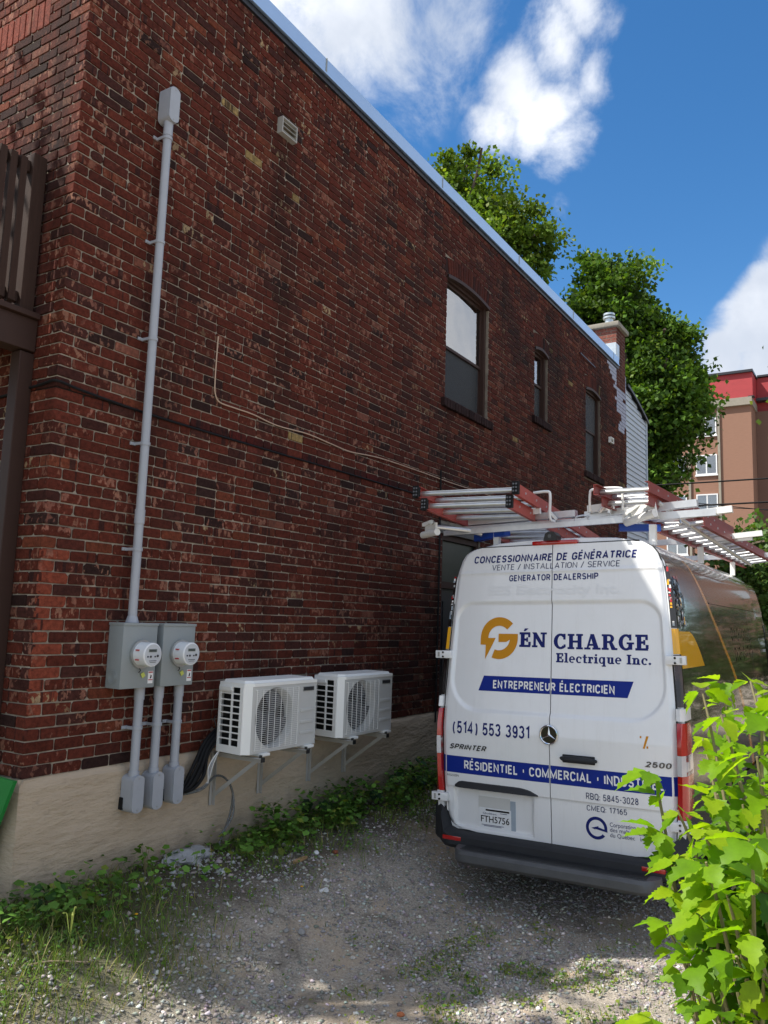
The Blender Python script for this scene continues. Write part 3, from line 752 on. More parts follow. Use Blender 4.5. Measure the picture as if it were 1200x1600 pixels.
def baluster_mesh(mb, p, ax):
    x, y = p; zb, zt = 4.12, 5.155; w_ = .046
    mb.box((x, y, zb + .03), (x + w_, y + w_, zt)); mb.add([(x, y, zb + .03), (x + w_, y, zb + .03), (x + w_, y + w_, zb + .03), (x, y + w_, zb + .03), (x + .01, y + w_, zb), (x + w_ - .01, y + w_, zb)], [(0, 1, 5, 4), (0, 4, 3), (1, 2, 5), (4, 5, 2, 3)])
    return mb
for i in range(7): pp(baluster_mesh(MB(), (2.885 - i * .074, .277), 0), 'baluster')
for i in range(8): pp(baluster_mesh(MB(), (2.24, .45 + i * .088), 0), 'baluster')
for i in range(4): pp(MB().box((2.35, .42 + i * .19, 4.10), (3.08, .42 + i * .19 + .18, 4.125)), 'deck_board')

# green board leaning by the corner
mb = MB().add([(3.02, -.085, 1.135), (3.02, .25, .42), (2.95, 1.0, .40), (3.0, .85, 1.17), (2.995, -.085, 1.135), (2.995, .25, .42), (2.925, 1.0, .40), (2.975, .85, 1.17)],
              [(0, 1, 2, 3), (7, 6, 5, 4), (0, 4, 5, 1), (1, 5, 6, 2), (2, 6, 7, 3), (3, 7, 4, 0)])
tag(mb.build('board', 'green_board'), 'bright green board leaning against the house corner', 'board')

# ------------------------------------------------------------------ meters and conduits
def conduit_body(x, y, z0, z1, wd_=.098, dp=.12):
    """elongated access fitting with rounded ends; returns (body, cover, screws)"""
    def pill(w_, a, b, n=10):
        r = w_ / 2; return [(x + r * math.cos(math.pi * k / n), b - r * .75 + r * .75 * math.sin(math.pi * k / n)) for k in range(n + 1)] + [(x - r * math.cos(math.pi * k / n), a + r * .75 - r * .75 * math.sin(math.pi * k / n)) for k in range(n + 1)]
    b = MB(); b.prism(pill(wd_, z0, z1), 'y', y - dp * .86, y); c = MB().prism(pill(wd_ * .97, z0 + .002, z1 - .002), 'y', y - dp, y - dp * .87)
    s_ = MB(); s_.disc((x, z0 + .022), .005, 'y', y - dp - .003, y - dp, 8); s_.disc((x, z1 - .022), .005, 'y', y - dp - .003, y - dp, 8)
    return b, c, s_
def clamp_mb(x, y, z, r):
    mb = MB(); mb.tube([(x, y, z - .011), (x, y, z + .011)], r + .006, 16); mb.box((x - r - .04, -.012, z - .011), (x - r + .005, -.003, z + .011)); mb.box((x - r - .006, y, z - .010), (x - r + .002, -.004, z + .010)); mb.tube([(x - r - .026, -.012, z), (x - r - .026, -.018, z)], .006, 8)
    return mb
PR = .031
cr = thing('conduit_riser', 'long grey electrical conduit running up the brick wall to a fitting near the top', 'conduit', (3.79, -.08, 2.07))
O = (3.79, -.08, 2.07)
sub(MB().tube([(3.79, -.08, 2.07), (3.79, -.08, 5.80)], PR, 18), O).build('pipe', 'grey_pvc', cr, smooth=True)
sub(MB().tube([(3.79, -.08, 2.76), (3.79, -.08, 2.86)], PR + .005, 18), O).build('coupling', 'grey_pvc', cr, smooth=True)
sub(MB().tube([(3.79, -.08, 2.075), (3.79, -.08, 2.12)], [PR + .016, PR + .002], 18), O).build('hub', 'grey_pvc', cr, smooth=True)
sub(MB().tube([(3.79, -.08, 5.68), (3.79, -.08, 5.80)], PR + .004, 18), O).build('adapter', 'grey_pvc', cr, smooth=True)
for z in (5.66, 4.84, 4.10, 3.33, 2.58): sub(clamp_mb(3.79, -.08, z, PR), O).build('clamp', 'grey_pvc', cr, smooth=True)
b, c, s_ = conduit_body(3.79, -.015, 5.78, 6.06)
fb = sub(b, O).build('fitting', 'grey_pvc', cr, smooth=True); sub(c, O).build('cover', 'grey_pvc', fb); sub(s_, O).build('screw', 'galvanised', fb)
names = ['leftmost of the three short grey conduits below the meter boxes', 'middle one of the three short grey conduits below the meter boxes', 'rightmost of the three short grey conduits, beside the black lines']
for (x, z0, z1, ztop_, zc_, lab) in ((3.90, .80, 1.05, 1.64, 1.36, names[0]), (4.075, .795, 1.05, 1.64, 1.37, names[1]), (4.265, .80, 1.065, 1.64, 1.37, names[2])):
    e = thing('conduit', lab, 'conduit', (x, -.08, z0), 'short grey conduits below the meters'); O = (x, -.08, z0)
    sub(MB().tube([(x, -.08, z1 - .02), (x, -.08, ztop_)], PR, 18), O).build('pipe', 'grey_pvc', e, smooth=True)
    sub(MB().tube([(x, -.08, ztop_ - .09), (x, -.08, ztop_ - .002)], PR + .005, 18), O).build('coupling', 'grey_pvc', e, smooth=True)
    sub(MB().tube([(x, -.08, z1 - .01), (x, -.08, z1 + .02)], PR + .006, 18), O).build('collar', 'grey_pvc', e, smooth=True)
    sub(clamp_mb(x, -.08, zc_, PR), O).build('clamp', 'grey_pvc', e, smooth=True)
    b, c, s_ = conduit_body(x, -.02, z0, z1)
    fb = sub(b, O).build('fitting', 'grey_pvc', e, smooth=True); sub(c, O).build('cover', 'grey_pvc', fb); sub(s_, O).build('screw', 'galvanised', fb)
    sub(MB().box((x - .057, -.05, z0 + .02), (x - .02, -.012, z0 + .10), .004), O).build('sealant', 'black_rubber', e)

def text_mesh(body, bold=0.0, shear=0.0):
    c = bpy.data.curves.new('t', 'FONT'); c.body = body; c.size = 1; c.offset = bold; c.shear = shear; c.resolution_u = 3
    o = bpy.data.objects.new('t', c); COL.objects.link(o)
    dg = bpy.context.evaluated_depsgraph_get(); dg.update()
    me = bpy.data.meshes.new_from_object(o.evaluated_get(dg)); vs = [tuple(v.co) for v in me.vertices]; fs = [tuple(p.vertices) for p in me.polygons]
    bpy.data.objects.remove(o); bpy.data.curves.remove(c); bpy.data.meshes.remove(me)
    return vs, fs
_E = max(v[1] for v in text_mesh('E')[0])
def text2d(body, width, cap, bold=0.0, shear=0.0):
    vs, fs = text_mesh(body, bold, shear); a = min(v[0] for v in vs); b = max(v[0] for v in vs)
    return [((v[0] - a) / (b - a) * width, v[1] / (_E + bold) * cap) for v in vs], fs

def meter(x0, x1, lab):
    zb, zt, dp = 1.635, 2.07, .15; xm = (x0 + x1) / 2
    e = thing('electric_meter', lab, 'electricity meter', (x0, 0, zb), 'electricity meters on the brick wall'); O = (x0, 0, zb)
    enc = sub(MB().box((x0, -dp, zb), (x1, -.004, zt - .012), .005), O).build('enclosure', 'grey_paint_metal', e, smooth=True)
    sub(MB().box((x0 - .004, -dp - .006, zt - .014), (x1 + .004, -.002, zt + .004), .002), O).build('lid', 'grey_paint_metal', e, smooth=True)
    k = MB()
    for r in (.045, .032, .02):
        pts = [(x0 - .001, -.075 + r * math.cos(t * math.pi / 10), zb + .075 + r * math.sin(t * math.pi / 10)) for t in range(21)]; k.tube(pts, .0022, 5, False)
    sub(k, O).build('knockout', 'grey_paint_metal', enc, smooth=True)
    mz = 1.865; mx = xm + .01; R = .083
    ring = MB(); ring.tube([(mx, -dp + .002, mz), (mx, -dp - .022, mz)], R + .014, 36); sub(ring, O).build('socket_ring', 'galvanised', e, smooth=True)
    d = MB(); d.tube([(mx, -dp - .022, mz), (mx, -dp - .10, mz), (mx, -dp - .118, mz), (mx, -dp - .122, mz)], [R, R * .985, R * .96, R * .88], 36)
    dome = sub(d, O).build('meter_dome', 'meter_white', e, smooth=True)
    f = dp + .122
    sub(MB().disc((mx, mz), R * .84, 'y', -f - .002, -f + .004, 32), O).build('dial_face', 'meter_face', dome)
    sub(MB().box((mx - .038, -f - .005, mz + .018), (mx + .030, -f - .001, mz + .038)), O).build('display', 'lcd', dome)
    vs, fs = text2d('88888', .056, .013); m2 = MB(); m2.add([(mx - .034 + a, -f - .0065, mz + .0215 + b) for a, b in vs], fs); sub(m2, O).build('digits', 'badge_black', dome)
    s_ = MB()
    for (a, b, r) in ((-.045, -.012, .006), (-.02, -.012, .008), (.018, -.012, .006), (.04, -.008, .009)): s_.disc((mx + a, mz + b), r, 'y', -f - .006, -f - .001, 10)
    s_.box((mx - .032, -f - .004, mz - .042), (mx + .032, -f - .001, mz - .038)); s_.box((mx - .026, -f - .004, mz - .052), (mx + .026, -f - .001, mz - .049))
    sub(s_, O).build('dial_marks', 'badge_grey', dome)
    for dz_ in (.03, -.035):
        a = 2.75 if dz_ > 0 else 3.5
        q = MB().box((mx - R - .002, -dp - .075, mz + dz_ - .004), (mx - R * .9, -dp - .045, mz + dz_ + .004)); sub(q, O).build('side_slot', 'red_print', dome)
    sub(MB().tube([(mx - .01, -dp - .01, mz - .093), (mx - .008, -dp - .02, mz - .11), (mx - .018, -dp - .015, mz - .125)], .004, 6), O).build('seal_wire', 'black_plastic', e)
    sub(MB().prism([(mx + .005, mz - .135), (mx + .03, mz - .122), (mx + .046, mz - .148), (mx + .022, mz - .163)], 'y', -dp - .012, -dp - .008), O).build('seal_tag', 'tag_yellow', e)
    st = sub(MB().box((x1 - .062, -dp - .003, zb + .028), (x1 - .018, -dp - .001, zb + .112)), O).build('warning_sticker', 'white_print', e)
    for (a_, b_) in ((.100, .108), (.050, .056)): sub(MB().box((x1 - .058, -dp - .005, zb + a_), (x1 - .022, -dp - .0035, zb + b_)), O).build('red_bar', 'red_print', st)
    sub(MB().prism([(x1 - .045, zb + .062), (x1 - .034, zb + .062), (x1 - .030, zb + .08), (x1 - .038, zb + .088)], 'y', -dp - .005, -dp - .0035), O).build('pictogram', 'badge_black', st)
meter(3.665, 3.962, 'left grey electricity meter box, directly under the tall conduit')
meter(4.018, 4.325, 'right grey electricity meter box, on the side of the air conditioners')

# ------------------------------------------------------------------ air conditioners
def ac_unit(lab):
    e = thing('air_conditioner', lab, 'air conditioner', (0, 0, 0), 'outdoor air conditioners on the wall')
    Wd, Dp, Ht = .85, .315, .515        # local: x 0..W, y 0 (back) .. -Dp (front), z 0..Ht
    ch_ = .045
    # casing: back, right, bottom, inner
    mb = MB(); mb.prism([(.03, -.002), (Wd - .01, -.002), (Wd, -.02), (Wd, -Dp), (Wd - .02, -Dp)] , 'z', .0, .001)
    mb = MB()
    mb.add([(.03, 0, 0), (Wd - .02, 0, 0), (Wd - .02, 0, Ht), (.03, 0, Ht)], [(0, 1, 2, 3)])
    mb.add([(Wd - .02, 0, 0), (Wd, -.03, 0), (Wd, -Dp + .01, 0), (Wd, -.03, Ht), (Wd, -Dp + .01, Ht), (Wd - .02, 0, Ht)], [(0, 1, 3, 5), (1, 2, 4, 3)])
    mb.add([(.03, 0, 0), (Wd, 0, 0), (Wd, -Dp, 0), (0, -Dp + ch_, 0)], [(0, 1, 2, 3)])
    mb.build('casing', 'ac_white', e)
    # lid with raised middle
    lid = MB(); L0 = [(.025, .004), (Wd - .01, .004), (Wd + .003, -.03), (Wd + .003, -Dp + .02), (Wd - .02, -Dp - .006), (ch_ + .01, -Dp - .006), (-.004, -Dp + ch_)]
    lid.prism(L0, 'z', Ht - .02, Ht + .004)
    cxm, cym = Wd / 2, -Dp / 2
    L1 = [(cxm + (a - cxm) * .955, cym + (b - cym) * .86) for a, b in L0]; L2 = [(cxm + (a - cxm) * .935, cym + (b - cym) * .80) for a, b in L0]
    n = len(L0); base = len(lid.v); lid.v += [(a, b, Ht + .004) for a, b in L1] + [(a, b, Ht + .022) for a, b in L2]
    for i in range(n): lid.f.append((base + i, base + (i + 1) % n, base + n + (i + 1) % n, base + n + i))
    lid.f.append(tuple(base + n + i for i in range(n)))
    lid.build('lid', 'ac_white', e)
    # left side louvred panel from back corner (.03,0) to front chamfer (0,-Dp+ch)
    A = Vector((.03, 0, 0)); B = Vector((0, -Dp + ch_, 0)); d = (B - A); Ls = d.length; d.normalize(); nrm = Vector((-d.y, d.x, 0));
    if nrm.x > 0: nrm = -nrm
    def sp(t, z, o=0.0): q = A + d * t + nrm * o; return (q.x, q.y, z)
    def sbox(mb, t0, t1, z0, z1, o0, o1):
        mb.add([sp(t0, z0, o0), sp(t1, z0, o0), sp(t1, z1, o0), sp(t0, z1, o0), sp(t0, z0, o1), sp(t1, z0, o1), sp(t1, z1, o1), sp(t0, z1, o1)],
               [(0, 1, 2, 3), (7, 6, 5, 4), (0, 4, 5, 1), (1, 5, 6, 2), (2, 6, 7, 3), (3, 7, 4, 0)])
    g = MB(); rows = 9; zb, zt = .055, Ht - .03; ts = [0, .020, .138, .152, .236, Ls]; rh = (zt - zb) / rows
    sbox(g, 0, Ls, 0, zb, .0, .012); sbox(g, 0, Ls, zt, Ht - .018, .0, .012)
    sbox(g, ts[0], ts[1], zb, zt, 0, .012); sbox(g, ts[2], ts[3], zb, zt, 0, .012); sbox(g, ts[4], ts[5], zb, zt, 0, .012)
    for i in range(1, rows): sbox(g, ts[1], ts[2], zb + i * rh - .005, zb + i * rh + .005, 0.002, .008); sbox(g, ts[3], ts[4], zb + i * rh - .005, zb + i * rh + .005, 0.002, .008)
    sbox(g, ts[1], ts[2], zt - rh + .0075, zt - .022, 0, .011)
    g.build('side_grille', 'ac_white', e)
    g = MB(); sbox(g, ts[1] - .002, ts[2] + .01, zt - .026, zt + .002, .0, .03); g.build('handle', 'ac_white', e)
    g = MB(); sbox(g, .02, Ls - .02, .03, Ht - .03, -.05, -.045)
    for i in range(22): sbox(g, .02 + i * .011, .024 + i * .011, .04, Ht - .03, -.044, -.02)
    g.build('coil', 'fin_dark', e)
    # chamfered left front corner
    g = MB().add([(0, -Dp + ch_, 0), (ch_ * .9, -Dp, 0), (ch_ * .9, -Dp, Ht - .018), (0, -Dp + ch_, Ht - .018)], [(0, 1, 2, 3)])
    g.add([(0, -Dp + ch_, 0), (ch_ * .9, -Dp, 0), (ch_ * .9, -Dp + .03, 0), (ch_ * .9, -Dp + .03, Ht - .018)], [(1, 2, 3)]); g.build('corner_panel', 'ac_white', e)
    # front panel with round opening
    x0, x1 = ch_ * .9, .60; fx, fz, fr = .315, Ht * .485, .222; g = MB(); n = 48
    sq = []
    for k in range(n):
        a = 2 * math.pi * k / n; c_, s_ = math.cos(a), math.sin(a)
        tx = ((x1 - fx) / c_ if c_ > 0 else (x0 - fx) / c_) if abs(c_) > 1e-6 else 1e9
        tz = ((Ht - .02 - fz) / s_ if s_ > 0 else (0 - fz) / s_) if abs(s_) > 1e-6 else 1e9
        t = min(tx, tz); sq.append((fx + c_ * t, fz + s_ * t))
    b0 = 0
    for k in range(n):
        a = 2 * math.pi * k / n; g.v += [(sq[k][0], -Dp, sq[k][1]), (fx + fr * 1.04 * math.cos(a), -Dp, fz + fr * 1.04 * math.sin(a)), (fx + fr * math.cos(a), -Dp + .012, fz + fr * math.sin(a)), (fx + fr * .97 * math.cos(a), -Dp + .09, fz + fr * .97 * math.sin(a))]
    for k in range(n):
        a = 4 * k; b = 4 * ((k + 1) % n)
        for j in range(3): g.f.append((a + j, b + j, b + j + 1, a + j + 1))
    for cxx, czz in ((x0, 0), (x1, 0), (x0, Ht - .02), (x1, Ht - .02)):
        near = sorted(range(n), key=lambda k: abs(sq[k][0] - cxx) + abs(sq[k][1] - czz))[:2]
        kk = len(g.v); g.v.append((cxx, -Dp, czz)); g.f.append((near[0] * 4, near[1] * 4, kk))
    g.build('front_panel', 'ac_panel', e, smooth=True, fix=True)
    g = MB(); g.disc((fx, fz), fr * .965, 'y', -Dp + .085, -Dp + .09, 40); g.build('fan_cavity', 'dark_inside', e)
    g = MB(); g.tube([(fx, -Dp + .035, fz), (fx, -Dp + .085, fz)], .045, 20)
    for k in range(3):
        a0 = k * 2.094 + .5; pts = []
        for j in range(9):
            a = a0 + j * .19
            for r in (.05, fr * .9): g.v.append((fx + r * math.cos(a), -Dp + .075 - .004 * j, fz + r * math.sin(a)))
        bb = len(g.v) - 18
        for j in range(8): g.f.append((bb + 2 * j, bb + 2 * j + 1, bb + 2 * j + 3, bb + 2 * j + 2))
    mat('fan_grey', (.075, .078, .085), rough=.45); g.build('fan', 'fan_grey', e, smooth=True)
    g = MB(); gx0, gx1, gz0, gz1 = .075, .575, .028, Ht - .045
    nn = 30
    for i in range(nn + 1):
        z = gz0 + (gz1 - gz0) * i / nn; g.obox((gx0, -Dp - .013, z), (gx1, -Dp - .013, z), (.0019), .0019)
    for i in range(8):
        x = gx0 + (gx1 - gx0) * i / 7; g.obox((x, -Dp - .0165, gz0), (x, -Dp - .0165, gz1), .0034, .003, (1, 0, 0))
    for (x, z) in ((gx0, gz0), (gx1, gz0), (gx0, gz1), (gx1, gz1)): g.obox((x, -Dp, z), (x, -Dp - .016, z), .006, .006)
    g.build('wire_guard', 'ac_white', e)
    g = MB(); g.box((x1, -Dp, 0), (Wd - .018, -Dp + .01, Ht - .02)); g.add([(Wd - .018, -Dp, 0), (Wd, -Dp + .015, 0), (Wd, -Dp + .015, Ht - .02), (Wd - .018, -Dp, Ht - .02)], [(0, 1, 2, 3)]); g.build('service_panel', 'ac_panel', e)
    for z in (.09, .175, .265):
        g = MB().box((x1 + .025, -Dp - .006, z), (Wd - .05, -Dp + .001, z + .028), .004); g.build('panel_rib', 'ac_panel', e, smooth=True)
    bd = MB().box((x1 + .05, -Dp - .004, Ht - .085), (Wd - .055, -Dp + .001, Ht - .048), .001).build('badge', 'galvanised', e)
    MB().box((x1 + .055, -Dp - .006, Ht - .080), (Wd - .06, -Dp - .004, Ht - .053)).build('badge_plate', 'badge_grey', bd)
    for x in (.14, Wd - .16): MB().box((x, -Dp - .03, -.022), (x + .10, -.02, -.0005), .004).build('foot', 'ac_white', e)
    return e
ac1 = ac_unit('left white air conditioner, hanging beside the black lines'); ac1.location = (4.62, -.13, 1.125)
ac2 = copy_tree(ac1, (5.82, -.13, 1.125)); ac2['label'] = 'right white air conditioner, farther along the wall towards the van'
brn = thing('wall_bracket', '', 'bracket', (0, 0, 0), 'steel brackets carrying the air conditioners')
b = MB(); b.obox((-.018, -.004, -.40), (-.018, -.004, 0),   .004, .026, (1, 0, 0)); b.obox((0, -.02, -.40), (0, -.02, 0), .026, .004, (1, 0, 0)); b.build('upright', 'bracket_paint', brn)
b = MB(); b.obox((0, -.002, -.018), (0, -.49, -.018), .004, .036); b.obox((-.018, -.002, -.002), (-.018, -.49, -.002), .036, .004); b.build('arm', 'bracket_paint', brn)
b = MB(); b.obox((.004, -.012, -.33), (.004, -.42, -.03), .004, .030); b.build('brace', 'bracket_paint', brn)
b = MB(); b.box((-.02, -.495, -.03), (.02, -.488, .004)); b.tube([(0, -.47, -.004), (0, -.47, .02)], .012, 8); b.build('end_cap', 'black_plastic', brn)
labs = ['bracket at the left end of the left air conditioner', 'bracket under the right end of the left air conditioner', 'bracket at the left end of the right air conditioner', 'bracket under the right end of the right air conditioner']
for i, x in enumerate((4.74, 5.29, 5.95, 6.50)):
    o = brn if i == 0 else copy_tree(brn, (0, 0, 0))
    o.location = (x, -.016, 1.10); o['label'] = 'white steel ' + labs[i]

# refrigerant lines, drain hose, wires
def bez(pts, n=14):
    out = []; P_ = [Vector(p) for p in pts]
    for i in range(len(P_) - 1):
        p0 = P_[max(i - 1, 0)]; p1 = P_[i]; p2 = P_[i + 1]; p3 = P_[min(i + 2, len(P_) - 1)]
        for k in range(n):
            t = k / n; out.append(.5 * ((2 * p1) + (p2 - p0) * t + (2 * p0 - 5 * p1 + 4 * p2 - p3) * t * t + (3 * p1 - p0 - 3 * p2 + p3) * t ** 3))
    out.append(P_[-1]); return out
ln = thing('line_set', 'thick bundle of black insulated lines bending down behind the left air conditioner', 'pipes', (4.6, -.05, .9))
for i in range(6):
    j = i * .011; k = (i % 3) * .022
    pts = [(4.88, -.05 - k, 1.32 - j), (4.70, -.06 - k, 1.27 - j), (4.56, -.08 - k, 1.19 - 1.5 * j), (4.46 + j, -.09 - k, 1.05 - 1.6 * j), (4.38 + j, -.07 - k, .90 - j * .4), (4.34, -.03 - k * .4, .86 - j * .2)]
    sub(MB().tube(bez(pts), .0135, 10), (4.6, -.05, .9)).build('insulated_line', 'black_rubber', ln, smooth=True)
for i, m in enumerate(('white_tube', 'grey_pvc', 'white_tube')):
    pts = [(4.80, -.13, 1.16 - .02 * i), (4.66, -.15, 1.13), (4.60 - .02 * i, -.14, 1.02), (4.57, -.12, .90 - .01 * i), (4.44, -.08, .84), (4.34, -.03, .84)]
    sub(MB().tube(bez(pts), .0045, 8), (4.6, -.05, .9)).build('cable', m, ln, smooth=True)
sub(MB().tube(bez([(4.66, -.10, 1.22), (4.635, -.12, 1.30), (4.62, -.11, 1.36), (4.66, -.09, 1.38)]), .004, 6), (4.6, -.05, .9)).build('cable', 'black_plastic', ln, smooth=True)
for i in range(2):
    mb = MB().tube(bez([(4.37, -.04, .83), (4.52, -.12, .86 + .012 * i), (4.68, -.10, .93), (4.80, -.10, .89), (4.86, -.12, .78), (4.84, -.12 - .03 * i, .62), (4.72, -.14, .44 + .05 * i)]), .0085, 10)
    tag(mb.build('drain_hose', 'hose', smooth=True), ('clear' if i == 0 else 'second clear') + ' plastic drain hose hanging under the left air conditioner' + ('' if i == 0 else ', ending higher'), 'hose')
wp = [(4.51, 4.37), (4.505, 4.15), (4.505, 4.0), (4.515, 3.9), (4.57, 3.84), (4.75, 3.835), (4.97, 3.835), (5.3, 3.81), (5.72, 3.83), (6.1, 3.812), (6.44, 3.80), (6.99, 3.84), (7.94, 3.845), (8.64, 3.84), (9.5, 3.85), (10.4, 3.84)]
tag(MB().tube(bez([(x, -.012, z) for x, z in wp], 5), .0055, 6).build('telephone_wire', 'wire_beige', smooth=True), 'thin beige wire dropping down and along the brick wall', 'wire')
mb = MB().tube(bez([(CX - .012, .95, 3.55), (CX - .012, .5, 3.58), (CX - .014, .12, 3.605), (CX - .010, -.010, 3.612), (3.25, -.010, 3.60), (3.5, -.012, 3.585), (3.8, -.010, 3.575), (4.2, -.008, 3.57), (5.2, -.008, 3.57), (6.4, -.008, 3.575), (7.9, -.008, 3.575)], 4), .009, 6)
tag(mb.build('wall_cable', 'black_rubber', smooth=True), 'black cable running round the corner and along the wall at mid height', 'cable')
tag(MB().tube([(8.33, -.02, 3.95), (8.34, -.02, 2.6), (8.33, -.02, 1.0)], .011, 8).build('drop_cable', 'black_rubber', smooth=True), 'thin black cable running down the brick beside the dark doorway', 'cable')

# ------------------------------------------------------------------ van
van = thing('van', 'white and dark wrapped high-roof electrician van seen from behind', 'van', (6.05, -2.275, 0.0))
van.rotation_euler = (R_(-1.5), 0, 0)
def surf(z): return .11 * max(0.0, z - 1.30)
PROF = [(0, .42), (.80, .42), (.925, .47), (.965, .60), (.985, .85), (.992, 1.15), (.988, 1.45), (.972, 1.80), (.950, 2.10), (.925, 2.35), (.895, 2.52), (.862, 2.64), (.80, 2.735), (.70, 2.80), (.50, 2.838), (.25, 2.852), (0, 2.856)]
def halfw(z):
    for (a, b), (c, d) in zip(PROF[1:], PROF[2:]):
        if b <= z <= d: return a + (c - a) * (z - b) / (d - b)
    return PROF[1][0]
def xring(x, z): return x + surf(z) * max(0, 1 - x / 2.0)
def body():
    mb = MB(); ring = [(y, z) for y, z in PROF] + [(-y, z) for y, z in reversed(PROF[1:-1])]
    secs = [(.045, 1, 1), (.06, 1.0, 1), (.35, 1.003, 1), (1.0, 1.008, 1.0), (2.5, 1.01, 1.0), (4.3, 1.01, 1.0), (4.9, 1.0, .985), (5.2, .995, .94), (5.6, .985, .79), (6.0, .975, .60), (6.25, .96, .47), (6.6, .93, .41), (6.85, .86, .34), (6.95, .75, .26)]
    n = len(ring)
    for (x, wy, tz) in secs:
        for (y, z) in ring:
            zz = .42 + (z - .42) * tz
            if x == .045: zz = .42 + (z - .42) * .997; y *= .985
            mb.v.append((xring(x, zz) if x < 2 else x, y * wy, zz))
    for i in range(len(secs) - 1):
        for k in range(n): mb.f.append((i * n + k, i * n + (k + 1) % n, (i + 1) * n + (k + 1) % n, (i + 1) * n + k))
    mb.f.append(tuple(range(n))); mb.f.append(tuple((len(secs) - 1) * n + k for k in range(n)))
    return mb.build('body', 'van_white', van, smooth=True)
vb = body()
mb = MB()
for sgn in (1, -1):
    for (xa, xb) in ((.3, 1.9), (2.0, 3.4), (3.5, 4.6)):
        pass
# side crease strips
WYS = [(.06, 1.0), (.35, 1.003), (1.0, 1.008), (2.5, 1.01), (4.3, 1.01), (4.9, 1.0), (5.2, .995)]
def wyf(x):
    for (a, b), (c, d) in zip(WYS, WYS[1:]):
        if a <= x <= c: return b + (d - b) * (x - a) / (c - a)
    return 1.0
def sidept(x, z, sgn, off=.004):
    wy = wyf(x); return (xring(x, z), sgn * (halfw(z) * wy + off * .9), z + (off * .5 if z > 2.6 else 0))
def side_patch(name, m, sgn, za, zb, xa, xb, nz=40, nx=18, off=.004, parent=None):
    mb = MB()
    for j in range(nz + 1):
        z = za + (zb - za) * j / nz; a, b = xa(z), xb(z)
        for i in range(nx + 1): mb.v.append(sidept(a + (b - a) * i / nx, z, sgn, off))
    for j in range(nz):
        for i in range(nx): q = j * (nx + 1) + i; mb.f.append((q, q + 1, q + nx + 2, q + nx + 1))
    return mb.build(name, m, parent or van, smooth=True)
def stripe_x(z):
    pts = [(.55, 3.3), (1.2, 2.8), (1.55, 2.5), (1.84, 2.12), (2.25, 1.48), (2.66, .92), (2.80, .70)]
    pts = [(z_, x_) for z_, x_ in pts]
    for (z0, x0), (z1, x1) in zip(pts, pts[1:]):
        if z0 <= z <= z1: return x0 + (x1 - x0) * (z - z0) / (z1 - z0)
    return .7 if z > 2.8 else 3.3
for sgn in (1, -1):
    side_patch('dark_wrap', 'van_dark', sgn, .62, 2.70, lambda z: .075, lambda z: stripe_x(z))
    side_patch('orange_stripe', 'van_orange', sgn, .62, 2.70, lambda z: stripe_x(z) + .001, lambda z: stripe_x(z) + .085 + .03 * (2.7 - z), nx=2)
    side_patch('grey_wrap', 'van_grey', sgn, .62, 2.70, lambda z: stripe_x(z) + .087 + .03 * (2.7 - z), lambda z: 5.0, nx=30)
    side_patch('yellow_panel', 'van_yellow', sgn, 1.84, 2.11, lambda z: .078, lambda z: .38 + .52 * math.sqrt(max(0, (2.115 - z) / .275)), nz=14, off=.008)
    # printed wiring cabinet near the rear edge
    side_patch('wiring_panel', 'badge_black', sgn, 2.112, 2.56, lambda z: .078, lambda z: .42 + .05 * math.sin(z * 9), nz=16, off=.008)
    side_patch('wiring_panel', 'badge_black', sgn, 1.45, 1.83, lambda z: .078, lambda z: .60, nz=10, off=.008)
    r = random.Random(3 if sgn > 0 else 9)
    for (m, k) in (('badge_grey', 7), ('apt_blind', 5), ('white_print', 3), ('lamp_red', 4), ('van_yellow', 3)):
        mb = MB()
        for _ in range(k):
            x = .09 + r.random() * .26; z = 2.13 + r.random() * .38; w_ = .02 + r.random() * .06; h_ = .015 + r.random() * .05
            a = sidept(x, z, sgn, .011); b = sidept(x + w_, z, sgn, .011); c = sidept(x + w_, z + h_, sgn, .011); d = sidept(x, z + h_, sgn, .011)
            mb.add([a, b, c, d], [(0, 1, 2, 3)])
        mb.build('wiring_print', m, van, fix=False)
    mb = MB()
    for _ in range(16):
        x = .10 + r.random() * .27; z = 2.12 + r.random() * .25; pts = []
        for j in range(8): pts.append(sidept(x + .04 * math.sin(j * .8 + r.random() * 6), z + j * .022, sgn, .012))
        mb.tube(pts, .0025, 4, False)
    mb.build('printed_cable', 'badge_grey', van)
    # black lower rub strip, arches and wheels
    side_patch('rub_strip', 'bumper', sgn, .66, .78, lambda z: 1.9, lambda z: 4.9, nz=3, off=.02)
    for x in (1.55, 5.65):
        mb = MB(); n = 24
        for k in range(n + 1):
            a = math.pi * k / n
            for rr, yy in ((.40, .995), (.47, .995), (.47, .90), (.40, .90)): mb.v.append((x + rr * math.cos(a), sgn * (yy + .012), .36 + rr * math.sin(a)))
        for k in range(n):
            for j in range(4): mb.f.append((4 * k + j, 4 * k + (j + 1) % 4, 4 * k + 4 + (j + 1) % 4, 4 * k + 4 + j))
        mb.build('wheel_arch', 'bumper', van, smooth=True)
        MB().disc((x, .36), .40, 'y', sgn * .90, sgn * 1.0, 28).build('wheel_well', 'dark_inside', van)
        wh = MB().tube([(x, sgn * .78, .35), (x, sgn * .80, .35), (x, sgn * .99, .35), (x, sgn * 1.01, .35)], [.30, .345, .345, .30], 36).build('wheel', 'tyre', van, smooth=True)
        MB().tube([(x, sgn * .98, .35), (x, sgn * 1.016, .35)], [.20, .21], 24).build('rim', 'rim', wh, smooth=True)
# under-body
MB().box((.25, -.80, .30), (6.3, .80, .44)).build('underbody', 'dark_inside', van)
MB().tube([(1.55, -.8, .35), (1.55, .8, .35)], .06, 10).build('axle', 'dark_inside', van)
